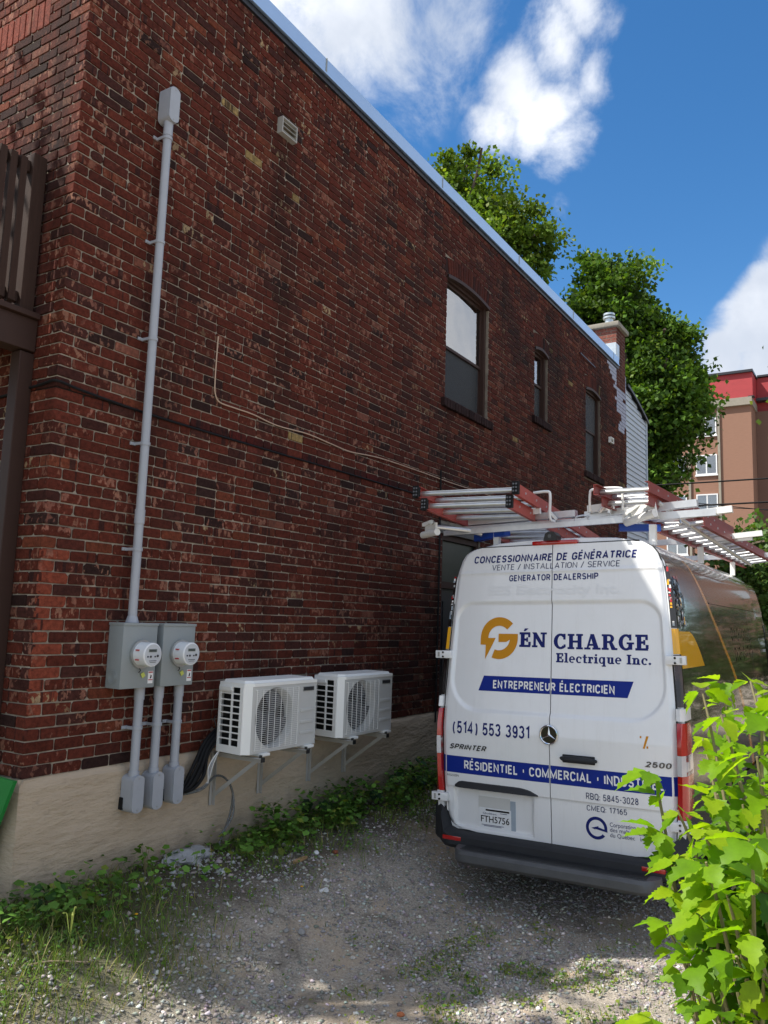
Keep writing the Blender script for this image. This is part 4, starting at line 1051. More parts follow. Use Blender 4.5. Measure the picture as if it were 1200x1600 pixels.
# front glass, so the van holds up from the side
for sgn in (1, -1):
    mb = MB()
    mb.add([(5.0, sgn * 1.003, 1.55), (5.75, sgn * .985, 1.50), (5.45, sgn * .955, 2.05), (5.0, sgn * .955, 2.25)], [(0, 1, 2, 3)]); mb.build('side_window', 'badge_black', van)

# rear doors: one grid each with the pressed panel
OUT = [(.515, .66), (.525, .78), (.55, .845), (.60, .885), (.66, .905), (.98, .928), (1.30, .935), (1.60, .928), (2.05, .902), (2.30, .884), (2.50, .866), (2.62, .850), (2.70, .822), (2.75, .785), (2.785, .73), (2.80, .66)]
def outer(z):
    for (a, b), (c, d) in zip(OUT, OUT[1:]):
        if a <= z <= c: return b + (d - b) * (z - a) / (c - a)
    return OUT[0][1] if z < OUT[0][0] else OUT[-1][1]
def rr_inside(y, z):
    """signed distance (positive inside) to the pressed window panel"""
    ymax = .88 + (1.46 - z) * .045 if z > 1.46 else .88
    zc_, hz = 1.895, .44; r_t, r_b = .15, .27; r = r_t if z > zc_ else r_b
    dy = abs(y) - (ymax - r); dz = abs(z - zc_) - (hz - r)
    out = math.hypot(max(dy, 0), max(dz, 0)) + min(max(dy, dz), 0) - r
    return -out
def relief(y, z):
    d = rr_inside(y, z)
    r = .016 * smst(-.010, .018, d)
    r += .010 * smst(.852, .838, z) * (1 if abs(y) < .9 else 0)       # lower panel steps inward
    r += .006 * smst(2.578, 2.592, z) * 0 - .007 * math.exp(-((z - 2.585) / .012) ** 2)
    if y > 0: # licence plate recess
        r += .028 * smst(.0, .02, min(y - .14, .83 - y, .845 - z, z - .535))
    e = outer(z) - abs(y); r += .022 * (1 - smst(0, .045, e)) ** 2
    r += .02 * (abs(y) / .93) ** 6
    return r
def sx_(y, z, off=0.0): return surf(z) + relief(y, z) - off
for sgn in (1, -1):
    mb = MB(); nz_, ny = 190, 90; zs = []
    for j in range(nz_ + 1): zs.append(.515 + (2.80 - .515) * j / nz_)
    for z in zs:
        ow = outer(z)
        for i in range(ny + 1):
            y = .004 + (ow - .004) * i / ny; mb.v.append((sx_(sgn * y, z), sgn * y, z))
        mb.v.append((sx_(sgn * ow, z) + .035, sgn * (ow + .001), z))
    W_ = ny + 2
    for j in range(nz_):
        for i in range(ny + 1): a = j * W_ + i; mb.f.append((a, a + 1, a + W_ + 1, a + W_))
    k = len(mb.v)
    for z in zs: mb.v.append((sx_(0, z) + .04, sgn * .004, z))
    for j in range(nz_): mb.f.append((j * W_, (j + 1) * W_, k + j + 1, k + j))
    kb = len(mb.v)
    for i in range(ny + 2):
        for jj in (0, nz_): v = mb.v[jj * W_ + i]; mb.v.append((v[0] + .04, v[1], v[2]))
    for i in range(ny + 1):
        mb.f.append((i, i + 1, kb + 2 * (i + 1), kb + 2 * i)); a = nz_ * W_ + i; mb.f.append((a, a + 1, kb + 2 * (i + 1) + 1, kb + 2 * i + 1))
    d = mb.build('rear_door', 'van_white', van, smooth=True, label='left rear door with the licence plate' if sgn > 0 else 'right rear door with the handle')
    if sgn > 0: DL = d
    else: DR = d
mb = MB()
for j in range(40):
    z = .52 + j * .057; z2 = z + .057
    mb.add([(surf(z) + .036, -.012, z), (surf(z) + .036, .012, z), (surf(z2) + .036, .012, z2), (surf(z2) + .036, -.012, z2)], [(0, 1, 2, 3)])
mb.build('door_seal', 'seal', van, fix=False)
mb = MB()   # dark gap round the doors
zs = [.515 + (2.80 - .515) * j / 90 for j in range(91)]
for sgn in (1, -1):
    k = len(mb.v)
    for z in zs:
        o = outer(z); mb.v += [(surf(z) + .0435, sgn * (o - .03), z), (surf(z) + .0435, sgn * (o + .012), z)]
    for j in range(90): mb.f.append((k + 2 * j, k + 2 * j + 1, k + 2 * j + 3, k + 2 * j + 2))
mb.box((surf(2.8) + .036, -.68, 2.79), (surf(2.8) + .06, .68, 2.812)); mb.build('door_gap', 'seal', van, fix=False)

# --- lettering on the doors.  (y to the left, z up)
def decal(name, vs, fs, m, off=.0022, parent=None):
    """vs in (y, z)"""
    mb = MB()
    mb.v = [(sx_(y, z, off), y, z) for y, z in vs]; mb.f = [tuple(f) for f in fs]
    p_ = parent or (DL if sum(v[0] for v in vs) > 0 else DR)
    return mb.build(name, m, p_, fix=False)
def print_text(body, yl, yr, z, cap, m, bold=0.0, shear=0.0, off=.0022, name='lettering', zr=None):
    vs, fs = text2d(body, yl - yr, cap, bold, shear); dz_ = 0 if zr is None else zr - z
    pts = [(yl - a, z + b + dz_ * a / (yl - yr)) for a, b in vs]
    # split letters per door
    L = [f for f in fs if sum(pts[i][0] for i in f) / len(f) > 0]; R = [f for f in fs if f not in L]
    for part, par in ((L, DL), (R, DR)):
        if part:
            used = sorted({i for f in part for i in f}); mp = {a: b for b, a in enumerate(used)}
            decal(name, [pts[i] for i in used], [[mp[i] for i in f] for f in part], m, off, par)
def A_(cx_, cy_, rx, ry, a0, a1, n=9): return [(cx_ + rx * math.cos(math.radians(a0 + (a1 - a0) * i / n)), cy_ + ry * math.sin(math.radians(a0 + (a1 - a0) * i / n))) for i in range(n + 1)]
SF = {'A': (.60, [[(0, 0), (.5, 1), (1, 0)], [(.2, .31), (.8, .31)]]), 'B': (.50, [[(0, 0), (0, 1), (.5, 1)] + A_(.55, .76, .38, .24, 90, -90) + [(0, .52)], [(.5, .52)] + A_(.58, .26, .42, .26, 90, -90) + [(0, 0)]]),
 'C': (.53, [A_(.5, .68, .5, .32, 18, 180) + A_(.5, .32, .5, .32, 180, 342)]), 'D': (.53, [[(0, 0), (0, 1), (.4, 1)] + A_(.4, .6, .6, .4, 90, 0) + A_(.4, .4, .6, .4, 0, -90) + [(0, 0)]]),
 'E': (.43, [[(1, 1), (0, 1), (0, 0), (1, 0)], [(0, .52), (.88, .52)]]), 'F': (.42, [[(1, 1), (0, 1), (0, 0)], [(0, .5), (.88, .5)]]),
 'G': (.55, [A_(.5, .68, .5, .32, 18, 180) + A_(.5, .32, .5, .32, 180, 320) + [(1, .2), (1, .47), (.55, .47)]]), 'H': (.54, [[(0, 0), (0, 1)], [(1, 0), (1, 1)], [(0, .52), (1, .52)]]), 'I': (0.0, [[(0, 0), (0, 1)]]),
 'L': (.42, [[(0, 1), (0, 0), (1, 0)]]), 'M': (.72, [[(0, 0), (0, 1), (.5, .12), (1, 1), (1, 0)]]), 'N': (.54, [[(0, 0), (0, 1), (1, 0), (1, 1)]]), 'O': (.56, [A_(.5, .66, .5, .34, 0, 180) + A_(.5, .34, .5, .34, 180, 360) + [(1, .66)]]),
 'P': (.50, [[(0, 0), (0, 1), (.5, 1)] + A_(.58, .73, .42, .27, 90, -90) + [(0, .46)]]), 'Q': (.56, [A_(.5, .66, .5, .34, 0, 180) + A_(.5, .34, .5, .34, 180, 360) + [(1, .66)], [(.6, .2), (1.05, -.12)]]),
 'R': (.50, [[(0, 0), (0, 1), (.5, 1)] + A_(.55, .74, .42, .26, 90, -90) + [(0, .48)], [(.5, .48), (1, 0)]]), 'S': (.50, [A_(.5, .75, .47, .25, 20, 245) + A_(.5, .26, .5, .26, 70, -160)]),
 'T': (.52, [[(0, 1), (1, 1)], [(.5, 1), (.5, 0)]]), 'U': (.52, [[(0, 1), (0, .32)] + A_(.5, .32, .5, .32, 180, 360) + [(1, 1)]]), 'V': (.58, [[(0, 1), (.5, 0), (1, 1)]]), 'Y': (.56, [[(0, 1), (.5, .45), (1, 1)], [(.5, .45), (.5, 0)]]),
 '0': (.44, [A_(.5, .66, .5, .34, 0, 180) + A_(.5, .34, .5, .34, 180, 360) + [(1, .66)]]), '1': (.26, [[(.0, .82), (.9, 1), (.9, 0)]]), '2': (.44, [A_(.5, .72, .47, .28, 165, -25) + [(0, 0), (1.05, 0)]]), '3': (.44, [A_(.45, .76, .48, .24, 160, -85), A_(.45, .27, .54, .27, 88, -162)]),
 '4': (.48, [[(.74, 0), (.74, 1), (0, .28), (1.05, .28)]]), '5': (.44, [[(.95, 1), (.14, 1), (.06, .50)] + A_(.48, .31, .52, .31, 118, -160)]), '6': (.44, [[(.82, 1)] + A_(.5, .32, .5, .60, 110, 180, 5) + A_(.5, .32, .5, .32, 180, 540)]),
 '7': (.44, [[(0, 1), (1, 1), (.35, 0)]]), '8': (.44, [A_(.5, .77, .44, .23, 0, 360), A_(.5, .27, .5, .27, 0, 360)]), '9': (.44, [A_(.5, .69, .48, .31, 0, 360), [(.98, .69), (.98, .34)] + A_(.5, .30, .48, .30, 0, -150)]),
 '(': (.24, [A_(1.2, .42, 1.2, .68, 125, 235)]), ')': (.24, [A_(-.2, .42, 1.2, .68, 55, -55)]), '/': (.34, [[(0, -.08), (1, 1.05)]]), '-': (.24, [[(0, .42), (1, .42)]]), ':': (0, [[(0, .0), (0, .13)], [(0, .52), (0, .65)]]), '•': (.14, [[(0, .5), (1, .5)]]), ' ': (.16, [])}
def stroke_text(body, yl, yr, z, cap, m, t=.15, shear=0.0, off=.0022, dot=None):
    track = .13 + t; x = 0; gl = []
    for c in body:
        acc = c == 'É'; cc = 'E' if acc else c; w_, st_ = SF[cc]; gl.append((x, w_, st_, acc, c)); x += w_ + track
    tot = x - track + t; kx = (yl - yr) / tot; sets = {DL: MB(), DR: MB()}; idx = 0
    for (gx, w_, st_, acc, c) in gl:
        lines = [[(gx + t / 2 + a * w_, t / 2 + b * (1 - t)) for a, b in q] for q in st_]
        if acc: lines.append([(gx + t / 2 + w_ * .45, 1.12), (gx + t / 2 + w_ * .75, 1.27)])
        door = DL if yl - (gx + w_ / 2) * kx > 0 else DR
        for q in lines:
            tt = (t * 1.9 if c == '•' else t * 1.15 if c == ':' else t) / 2; n = len(q); L_, R2 = [], []
            for i, p in enumerate(q):
                d0 = Vector(q[i]) - Vector(q[i - 1]) if i else None; d1 = Vector(q[i + 1]) - Vector(q[i]) if i < n - 1 else None
                if n > 3 and (Vector(q[0]) - Vector(q[-1])).length < 1e-4:
                    d0 = d0 or Vector(q[-1]) - Vector(q[-2]); d1 = d1 or Vector(q[1]) - Vector(q[0])
                ds = [d.normalized() for d in (d0, d1) if d is not None and d.length > 1e-6]
                d = sum(ds, Vector((0, 0))); d = d.normalized() if d.length > 1e-3 else ds[0]
                nr = Vector((-d.y, d.x)); k = 1 / max(.45, abs(nr.dot(Vector((-ds[0].y, ds[0].x)))))
                L_.append((p[0] + nr.x * tt * k, p[1] + nr.y * tt * k)); R2.append((p[0] - nr.x * tt * k, p[1] - nr.y * tt * k))
            mb = sets[door]; b0 = len(mb.v); o_ = off + .00018 * (idx % 6); idx += 1
            for (a, b) in L_ + R2:
                Y = yl - (a + b * shear * .3) * kx; Z = z + b * cap; mb.v.append((sx_(Y, Z, o_), Y, Z))
            for i in range(n - 1): mb.f.append((b0 + i, b0 + i + 1, b0 + n + i + 1, b0 + n + i))
    for d, mb in sets.items():
        if mb.v: mb.build('lettering', m, d, fix=False)
def band(y0, y1, z0, z1, m, sl=0.0, sr=0.0, off=.0012, name='blue_band', parent=None):
    """band from y0 (left) to y1 with slanted ends"""
    n = max(8, int(abs(y0 - y1) / .02)); vs = []; fs = []; nz = 8
    for i in range(n + 1):
        t = i / n
        for j in range(nz + 1):
            s = j / nz; a = y0 + (sl * (1 - s)); b = y1 + (sr * (1 - s)); vs.append((a + (b - a) * t, z0 + (z1 - z0) * s))
    for i in range(n):
        for j in range(nz): q = i * (nz + 1) + j; fs.append((q, q + 1, q + nz + 2, q + nz + 1))
    return decal(name, vs, fs, m, off, parent)
stroke_text('CONCESSIONNAIRE DE GÉNÉRATRICE', .700, -.672, 2.668, .062, 'navy_letter', .19, .5)
stroke_text('VENTE / INSTALLATION / SERVICE', .530, -.545, 2.604, .048, 'grey_letter', .11, .25)
stroke_text('GENERATOR DEALERSHIP', .370, -.378, 2.508, .052, 'navy_letter', .18)
print_text('SES Electrocity Inc.', .55, -.55, 2.395, .075, 'ghost_letter', .02, off=.0012)
# blue slanted band
band(.575, .006, 1.617, 1.738, 'blue_vinyl', sl=.045); band(-.006, -.640, 1.617, 1.738, 'blue_vinyl', sr=.045)
stroke_text('ENTREPRENEUR ÉLECTRICIEN', .490, -.500, 1.640, .066, 'white_print', .19, off=.0035)
band(.932, .006, .956, 1.088, 'blue_vinyl'); band(-.006, -.932, .956, 1.088, 'blue_vinyl')
stroke_text('RÉSIDENTIEL • COMMERCIAL • INDUSTRIEL', .728, -.845, .990, .070, 'white_print', .18, off=.0035)
stroke_text('(514) 553 3931', .835, .160, 1.268, .098, 'navy_letter', .16)
stroke_text('SPRINTER', .868, .538, 1.143, .042, 'badge_grey', .2, 1.1, off=.005)
stroke_text('2500', -.718, -.896, 1.143, .040, 'badge_grey', .2, .5, off=.005)
print_text('ARGOZEN', .893, .780, .925, .016, 'badge_grey', .0)
stroke_text('RBQ: 5845-3028', -.278, -.662, .872, .047, 'grey_letter', .13)
stroke_text('CMEQ: 17165', -.278, -.575, .790, .040, 'grey_letter', .13)
print_text('Corporation', -.447, -.632, .697, .030, 'grey_letter'); print_text('des maîtres électriciens', -.447, -.84, .662, .028, 'grey_letter'); print_text('du Québec   inspections', -.447, -.84, .625, .028, 'grey_letter')
# orange G with a bolt
def Gp(px, py): return (.616 - (px - 450) / 287 * .329, 2.216 - (py - 525) / 325 * .343)
def arc_band(cx_, cy_, ro, ri, a0, a1, n=26, sy=1.12):
    vs = []; fs = []
    for i in range(n + 1):
        a = math.radians(a0 + (a1 - a0) * i / n)
        vs += [Gp(cx_ + ro * math.cos(a), cy_ - ro * sy * math.sin(a)), Gp(cx_ + ri * math.cos(a), cy_ - ri * sy * math.sin(a))]
    for i in range(n): fs.append((2 * i, 2 * i + 1, 2 * i + 3, 2 * i + 2))
    return vs, fs
vs, fs = arc_band(594, 688, 144, 84, 44, 182); g = decal('gold_logo', vs, fs, 'gold_vinyl')
vs, fs = arc_band(594, 688, 144, 84, 6, -112); decal('gold_logo', vs, fs, 'gold_vinyl', .0024)
for k, poly in enumerate(([(590, 655), (738, 655), (737, 690), (676, 700), (650, 718), (590, 718)], [(450, 688), (568, 688), (530, 770), (490, 852), (492, 742), (450, 740)])):
    decal('gold_logo', [Gp(*p) for p in poly], [tuple(range(len(poly)))], 'gold_vinyl', .0028 + k * .0004)

# heavy slab-serif alphabet, each stroke its own polygon
def rc(a, b, c, d): return [(a, b), (c, b), (c, d), (a, d)]
def ringp(cx_, cz_, rx, rz, tx, tz, a0, a1, n=14):
    o = []; i_ = []
    for k in range(n + 1):
        a = math.radians(a0 + (a1 - a0) * k / n); o.append((cx_ + rx * math.cos(a), cz_ + rz * math.sin(a))); i_.append((cx_ + (rx - tx) * math.cos(a), cz_ + (rz - tz) * math.sin(a)))
    return [[o[k], o[k + 1], i_[k + 1], i_[k]] for k in range(n)]
G_ = {
 'E': (.80, [rc(.09, 0, .36, 1), rc(0, 0, .76, .15), rc(0, .85, .74, 1), rc(.3, .43, .55, .58), rc(.62, .1, .79, .36), rc(.60, .66, .75, .95), rc(.48, .35, .60, .66)]),
 'N': (1.0, [rc(.1, 0, .27, 1), rc(0, 0, .38, .13), [(0, 1), (.30, 1), (.90, .02), (.64, .02)], rc(.70, 0, .87, 1), rc(.58, .87, 1.0, 1)]),
 'C': (.86, ringp(.46, .5, .46, .52, .26, .15, 45, 315) + [rc(.64, .62, .79, 1.0), rc(.66, .12, .80, .30)]),
 'H': (1.02, [rc(.09, 0, .35, 1), rc(.65, 0, .91, 1), rc(.3, .43, .7, .57), rc(0, 0, .44, .13), rc(0, .87, .44, 1), rc(.56, 0, 1, .13), rc(.56, .87, 1, 1)]),
 'A': (1.04, [[(.12, .02), (.25, .02), (.54, 1), (.40, 1)], [(.38, 1), (.62, 1), (.94, .02), (.62, .02)], rc(.27, .24, .7, .37), rc(0, 0, .40, .13), rc(.52, 0, 1.04, .13)]),
 'R': (.98, [rc(.09, 0, .35, 1), rc(0, 0, .44, .13), rc(0, .87, .5, 1)] + ringp(.48, .72, .30, .28, .22, .14, -90, 90, 9) + [rc(.3, .44, .5, .57), [(.44, .5), (.66, .5), (.92, .0), (.62, 0)], rc(.62, 0, .98, .13)]),
 'G': (.95, ringp(.46, .5, .46, .52, .26, .15, 45, 320) + [rc(.64, .62, .79, 1.0), rc(.60, .04, .84, .48), rc(.50, .38, .95, .50)]),
 'I': (.46, [rc(.1, 0, .36, 1), rc(0, 0, .46, .13), rc(0, .87, .46, 1)]),
 'l': (.42, [rc(.09, 0, .32, 1.03), rc(0, 0, .42, .12), rc(0, .92, .25, 1.03)]),
 'i': (.42, [rc(.09, 0, .32, .68), rc(0, 0, .42, .12), rc(0, .57, .25, .68)] + ringp(.21, .87, .12, .12, .12, .12, 0, 360, 8)),
 'e': (.66, ringp(.32, .34, .32, .36, .19, .11, 0, 310, 14) + [rc(.14, .30, .63, .41)]),
 'c': (.62, ringp(.32, .34, .32, .36, .20, .11, 45, 315, 12) + [rc(.42, .42, .58, .62)]),
 't': (.46, [rc(.10, .05, .32, .90), rc(0, .56, .46, .68), rc(.14, 0, .46, .12)]),
 'r': (.56, [rc(.09, 0, .32, .68), rc(0, 0, .42, .12), rc(0, .57, .25, .68), rc(.28, .52, .54, .68), rc(.40, .42, .54, .60)]),
 'q': (.72, ringp(.30, .34, .30, .36, .18, .11, 0, 360, 14) + [rc(.42, -.28, .64, .68), rc(.30, -.30, .72, -.18)]),
 'u': (.76, [rc(.09, .1, .32, .68), rc(0, .57, .25, .68), rc(.44, 0, .66, .68), rc(.36, .57, .5, .68), rc(.5, 0, .76, .12)] + ringp(.33, .22, .24, .24, .15, .12, 180, 320, 7)),
 'n': (.80, [rc(.09, 0, .32, .68), rc(0, 0, .40, .12), rc(0, .57, .25, .68), rc(.46, 0, .69, .46), rc(.40, 0, .78, .12)] + ringp(.42, .40, .27, .29, .17, .13, 0, 140, 8)),
 '.': (.24, ringp(.12, .12, .12, .12, .12, .12, 0, 360, 8)), ' ': (.34, []),
 'é': (.80, None)}
def serif_text(body, yl, yr, z, cap, m, door):
    wid = sum(G_[c][0] + .07 for c in body) - .07; k = (yl - yr) / wid; x = 0
    for c in body:
        w_, strokes = G_[c]
        if c == 'é': strokes = G_['E'][1] + [[(.28, 1.07), (.40, 1.07), (.62, 1.26), (.36, 1.26)]]
        if strokes:
            mb = MB()
            for i, poly in enumerate(strokes):
                pts = [(yl - (x + a) * k, z + b * cap) for a, b in poly]
                mb.add([(sx_(y, z_, .0018 + .00012 * (i % 9)), y, z_) for y, z_ in pts], [tuple(range(len(pts)))])
            mb.build('letter', m, door, fix=False)
        x += w_ + .07
serif_text('éN', .272, .040, 1.975, .118, 'navy_letter', DL)
serif_text('CHARGE', -.018, -.752, 1.966, .118, 'navy_letter', DR)
serif_text('Electrique Inc.', -.040, -.768, 1.862, .072, 'navy_letter', DR)
# corporation emblem
def polyring(cy_, cz_, r0, r1, a0, a1, n=30):
    vs = []; fs = []
    for i in range(n + 1):
        a = math.radians(a0 + (a1 - a0) * i / n); vs += [(cy_ - r0 * math.cos(a), cz_ + r0 * math.sin(a)), (cy_ - r1 * math.cos(a), cz_ + r1 * math.sin(a))]
    for i in range(n): fs.append((2 * i, 2 * i + 1, 2 * i + 3, 2 * i + 2))
    return vs, fs
vs, fs = polyring(-.348, .674, .080, .058, -12, 340 - 12 - 8, 34); decal('emblem', vs, fs, 'navy_letter', parent=DR)
decal('emblem', [(-.31, .672), (-.365, .690), (-.36, .682), (-.428, .664), (-.428, .652), (-.335, .668), (-.34, .662)], [tuple(range(7))], 'navy_letter', .003, DR)
decal('percent_mark', [(-.705, 1.27), (-.72, 1.27), (-.748, 1.358), (-.731, 1.358)], [(0, 1, 2, 3)], 'gold_vinyl', parent=DR)
decal('percent_mark', [(-.685, 1.342), (-.697, 1.342), (-.697, 1.356), (-.685, 1.356)], [(0, 1, 2, 3)], 'gold_vinyl', parent=DR)
decal('percent_mark', [(-.732, 1.272), (-.744, 1.272), (-.744, 1.288), (-.732, 1.288)], [(0, 1, 2, 3)], 'gold_vinyl', parent=DR)
# round badge
sx0 = sx_(0, 1.315)
bd = MB().tube([(sx0 + .01, 0, 1.315), (sx0 - .010, 0, 1.315)], .062, 40).build('badge', 'badge_black', DR, smooth=True)
mb = MB(); pts = [(sx0 - .012, .068 * math.cos(t * math.pi / 20), 1.315 + .068 * math.sin(t * math.pi / 20)) for t in range(41)]; mb.tube(pts, .0075, 8, False); mb.build('badge_ring', 'chrome', bd, smooth=True)
mb = MB()
for k in range(3):
    a = math.pi / 2 + k * 2 * math.pi / 3; c_, s_ = math.cos(a), math.sin(a); w_ = .011
    mb.add([(sx0 - .011, .064 * c_, 1.315 + .064 * s_), (sx0 - .011, w_ * -s_, 1.315 + w_ * c_), (sx0 - .011, w_ * s_, 1.315 - w_ * c_), (sx0 - .018, 0, 1.315)], [(0, 1, 3), (0, 3, 2)])
mb.build('badge_star', 'chrome', bd, fix=False)
# door handle
hz = 1.152
mb = MB().box((sx_(-.24, hz) - .004, -.355, hz - .034), (sx_(-.24, hz) + .01, -.10, hz + .030), .01); hb = mb.build('door_handle', 'bumper', DR, smooth=True)
mb = MB().tube([(sx_(0, hz) - .012, -.095, hz), (sx_(0, hz) - .04, -.13, hz), (sx_(0, hz) - .048, -.23, hz + .002), (sx_(0, hz) - .04, -.33, hz), (sx_(0, hz) - .008, -.368, hz - .002)], [.012, .022, .025, .022, .010], 12); mb.build('grip', 'bumper', hb, smooth=True)
# black plate trim, plate
mb = MB(); n = 24
for i in range(n + 1):
    y = .81 - (.81 - .10) * i / n; t = i / n; top = .898 - .012 * max(0, (t - .75) * 4) ** 2 * 3.0; bot = .842 if t < .9 else .842; hh = smst(0, .06, t) * smst(1, .93, t)
    zt = bot + .012 + (top - bot - .012) * (.35 + .65 * hh) * (1 if t < .8 else 1)
    mb.v += [(sx_(y, .86) + .012, y, bot), (sx_(y, .86) - .030 * (.4 + .6 * hh), y, bot + .006), (sx_(y, .88) - .016, y, zt - .006), (sx_(y, .88) + .006, y, zt)]
for i in range(n):
    for j in range(3): a = 4 * i + j; mb.f.append((a, a + 4, a + 5, a + 1))
    mb.f.append((4 * i, 4 * i + 3, 4 * i + 7, 4 * i + 4))
mb.f += [(0, 1, 2, 3), (4 * n + 3, 4 * n + 2, 4 * n + 1, 4 * n)]
mb.build('plate_trim', 'bumper', DL, smooth=True)
def plate_pt(a, b): return (.600 - a, .560 + b)
px_ = sx_(.45, .65)
mb = MB().box((px_ - .006, .338, .552), (px_ + .002, .612, .706), .002); pl = mb.build('licence_plate', 'apt_frame', DL)
mb = MB().box((px_ - .004, .300, .556), (px_ + .003, .345, .778), .001); mb.build('plate_holder', 'apt_blind', DL)
mb = MB().box((px_ - .003, .345, .700), (px_ + .003, .618, .792), .001); mb.build('dealer_frame', 'ac_panel', DL)
def flat_text(body, yl, yr, z, cap, m, x, parent, bold=0.0):
    vs, fs = text2d(body, yl - yr, cap, bold); mb = MB(); mb.v = [(x, yl - a, z + b) for a, b in vs]; mb.f = fs; mb.build('lettering', m, parent, fix=False)
flat_text('FTH5756', .596, .352, .598, .048, 'badge_black', px_ - .0075, pl, .01)
flat_text('Québec', .58, .46, .658, .014, 'grey_letter', px_ - .0075, pl); MB().box((px_ - .0075, .352, .684), (px_ - .006, .555, .697)).build('registration_strip', 'badge_black', pl)
for (a, b, z) in ((.43, .37, .672), (.59, .40, .575), (.57, .42, .567)): MB().box((px_ - .0075, b, z), (px_ - .006, a, z + .004)).build('fine_print', 'grey_letter', pl)
# tail lamps
for sgn in (1, -1):
    def lamp(z0, z1, m, nm, par, bulge=.018):
        mb = MB(); n = 10
        for j in range(n + 1):
            z = z0 + (z1 - z0) * j / n; e = math.sin(math.pi * j / n) ** .35 if nm == 'tail_lamp' else 1
            yi = outer(z) + .010; yo = halfw(z) + .014; xb = surf(z)
            mb.v += [(xb + .045, sgn * yi, z), (xb + .020 - bulge * e, sgn * yi, z), (xb + .012 - bulge * e, sgn * (yi + yo) / 2, z), (xb + .03, sgn * (yo - .008), z), (xb + .08, sgn * yo, z), (xb + .23 - .05 * (1 - e), sgn * (yo - .002), z)]
        for j in range(n):
            for k in range(5): a = 6 * j + k; mb.f.append((a, a + 1, a + 7, a + 6))
        return mb.build(nm, m, par, smooth=True)
    tl = lamp(.80, 1.46, 'lamp_red', 'tail_lamp', van)
    lamp(1.10, 1.24, 'lamp_clear', 'reversing_lens', tl, .022)
    lamp(1.475, 1.56, 'van_white', 'pillar_panel', van, .012)
    # lower pillar
    mb = MB()
    for j in range(5):
        z = .62 + j * .045; mb.v += [(.02, sgn * (outer(z) + .012), z), (.02, sgn * (halfw(z) + .003), z), (.25, sgn * (halfw(z) + .003), z)]
    for j in range(4):
        for k in range(2): a = 3 * j + k; mb.f.append((a, a + 1, a + 4, a + 3))
    mb.build('lower_pillar', 'van_white', van)
    for z in (1.90, .755):
        e = outer(z); x = surf(z)
        h = MB().box((x - .016, sgn * (e - .035), z - .030), (x + .035, sgn * (e + .108), z + .034), .006).build('hinge', 'van_white', van, smooth=True)
        mb = MB(); 
        for dz_ in (-.017, .019): mb.tube([(x - .0235, sgn * (e + .035), z + dz_), (x - .014, sgn * (e + .035), z + dz_)], .0085, 10)
        mb.build('hinge_bolt', 'badge_black', h)
        MB().box((x - .020, sgn * (e + .068), z - .018), (x - .014, sgn * (e + .084), z + .022)).build('hinge_pin', 'galvanised', h)
for sgn in (1, -1):
    def pillar(z0, z1, m, nm):
        mb = MB(); n = 10
        for j in range(n + 1):
            z = z0 + (z1 - z0) * j / n; mb.v += [(surf(z) + .040, sgn * (outer(z) + .014), z), (surf(z) + .040, sgn * (halfw(z) * .985 + .004), z), (surf(z) + .062, sgn * (halfw(z) + .006), z), (surf(z) + .082, sgn * (halfw(z) + .008), z)]
        for j in range(n):
            for k in range(3): mb.f.append((4 * j + k, 4 * j + k + 1, 4 * j + k + 5, 4 * j + k + 4))
        return mb.build(nm, m, van, fix=False)
    pillar(1.57, 1.94, 'van_dark', 'pillar_print'); pillar(1.945, 2.13, 'van_yellow', 'pillar_print'); pillar(2.135, 2.60, 'badge_black', 'pillar_print')
    r = random.Random(17 + sgn)
    for i in range(16):
        z = 2.15 + r.random() * .42; y = outer(z) + .016 + r.random() * .012; hh_ = .008 + r.random() * .03; m = ('white_print', 'apt_blind', 'lamp_red', 'van_yellow', 'galvanised', 'white_print')[r.randrange(6)]
        MB().add([(surf(z) + .037, sgn * y, z), (surf(z) + .037, sgn * (y + .016), z), (surf(z + hh_) + .037, sgn * (y + .013), z + hh_), (surf(z + hh_) + .037, sgn * y, z + hh_)], [(0, 1, 2, 3)]).build('wiring_print', m, van, fix=False)
# strobe bar and camera on the roof edge
x0 = surf(2.82)
MB().box((x0 - .012, -.205, 2.798), (x0 + .06, .175, 2.834), .010).build('brake_light', 'lamp_red', van, smooth=True)
cm = MB().prism([(-.055, 2.83), (.060, 2.83), (.045, 2.885), (.015, 2.905), (-.03, 2.90), (-.05, 2.87)], 'x', x0 - .055, x0 + .06).build('rear_camera', 'black_plastic', van)
MB().tube([(x0 - .058, .005, 2.865), (x0 - .052, .005, 2.865)], .016, 16).build('lens', 'badge_black', cm)
# bumper and step
mb = MB(); n = 40
for i in range(n + 1):
    y = -1.01 + 2.02 * i / n; a = abs(y); c_ = smst(.80, 1.01, a)
    xr = -.125 + .16 * c_ ** 1.6; top = .512 + (.70 - .512) * smst(.84, .935, a); bot = .40 + .02 * c_
    mb.v += [(.12, y, bot), (xr + .03, y, bot), (xr, y, bot + .03), (xr + .004, y, top - .03 if a > .86 else top - .02), (xr + .03, y, top), (.06 if a < .9 else .12, y, top)]
for i in range(n):
    for j in range(5): a = 6 * i + j; mb.f.append((a, a + 6, a + 7, a + 1))
mb.f += [tuple(range(6)), tuple(6 * n + k for k in reversed(range(6)))]
bp = mb.build('bumper', 'bumper', van, smooth=True)
for sgn in (1, -1):
    MB().box((.10, sgn * .93, .42), (.42, sgn * 1.008, .70), .02).build('bumper_side', 'bumper', bp, smooth=True)
    MB().box((-.126, sgn * .70, .462), (-.10, sgn * .86, .492), .004).build('reflector', 'lamp_red', bp, smooth=True)
mb = MB(); n = 44; YC = -.06; HWd = .775
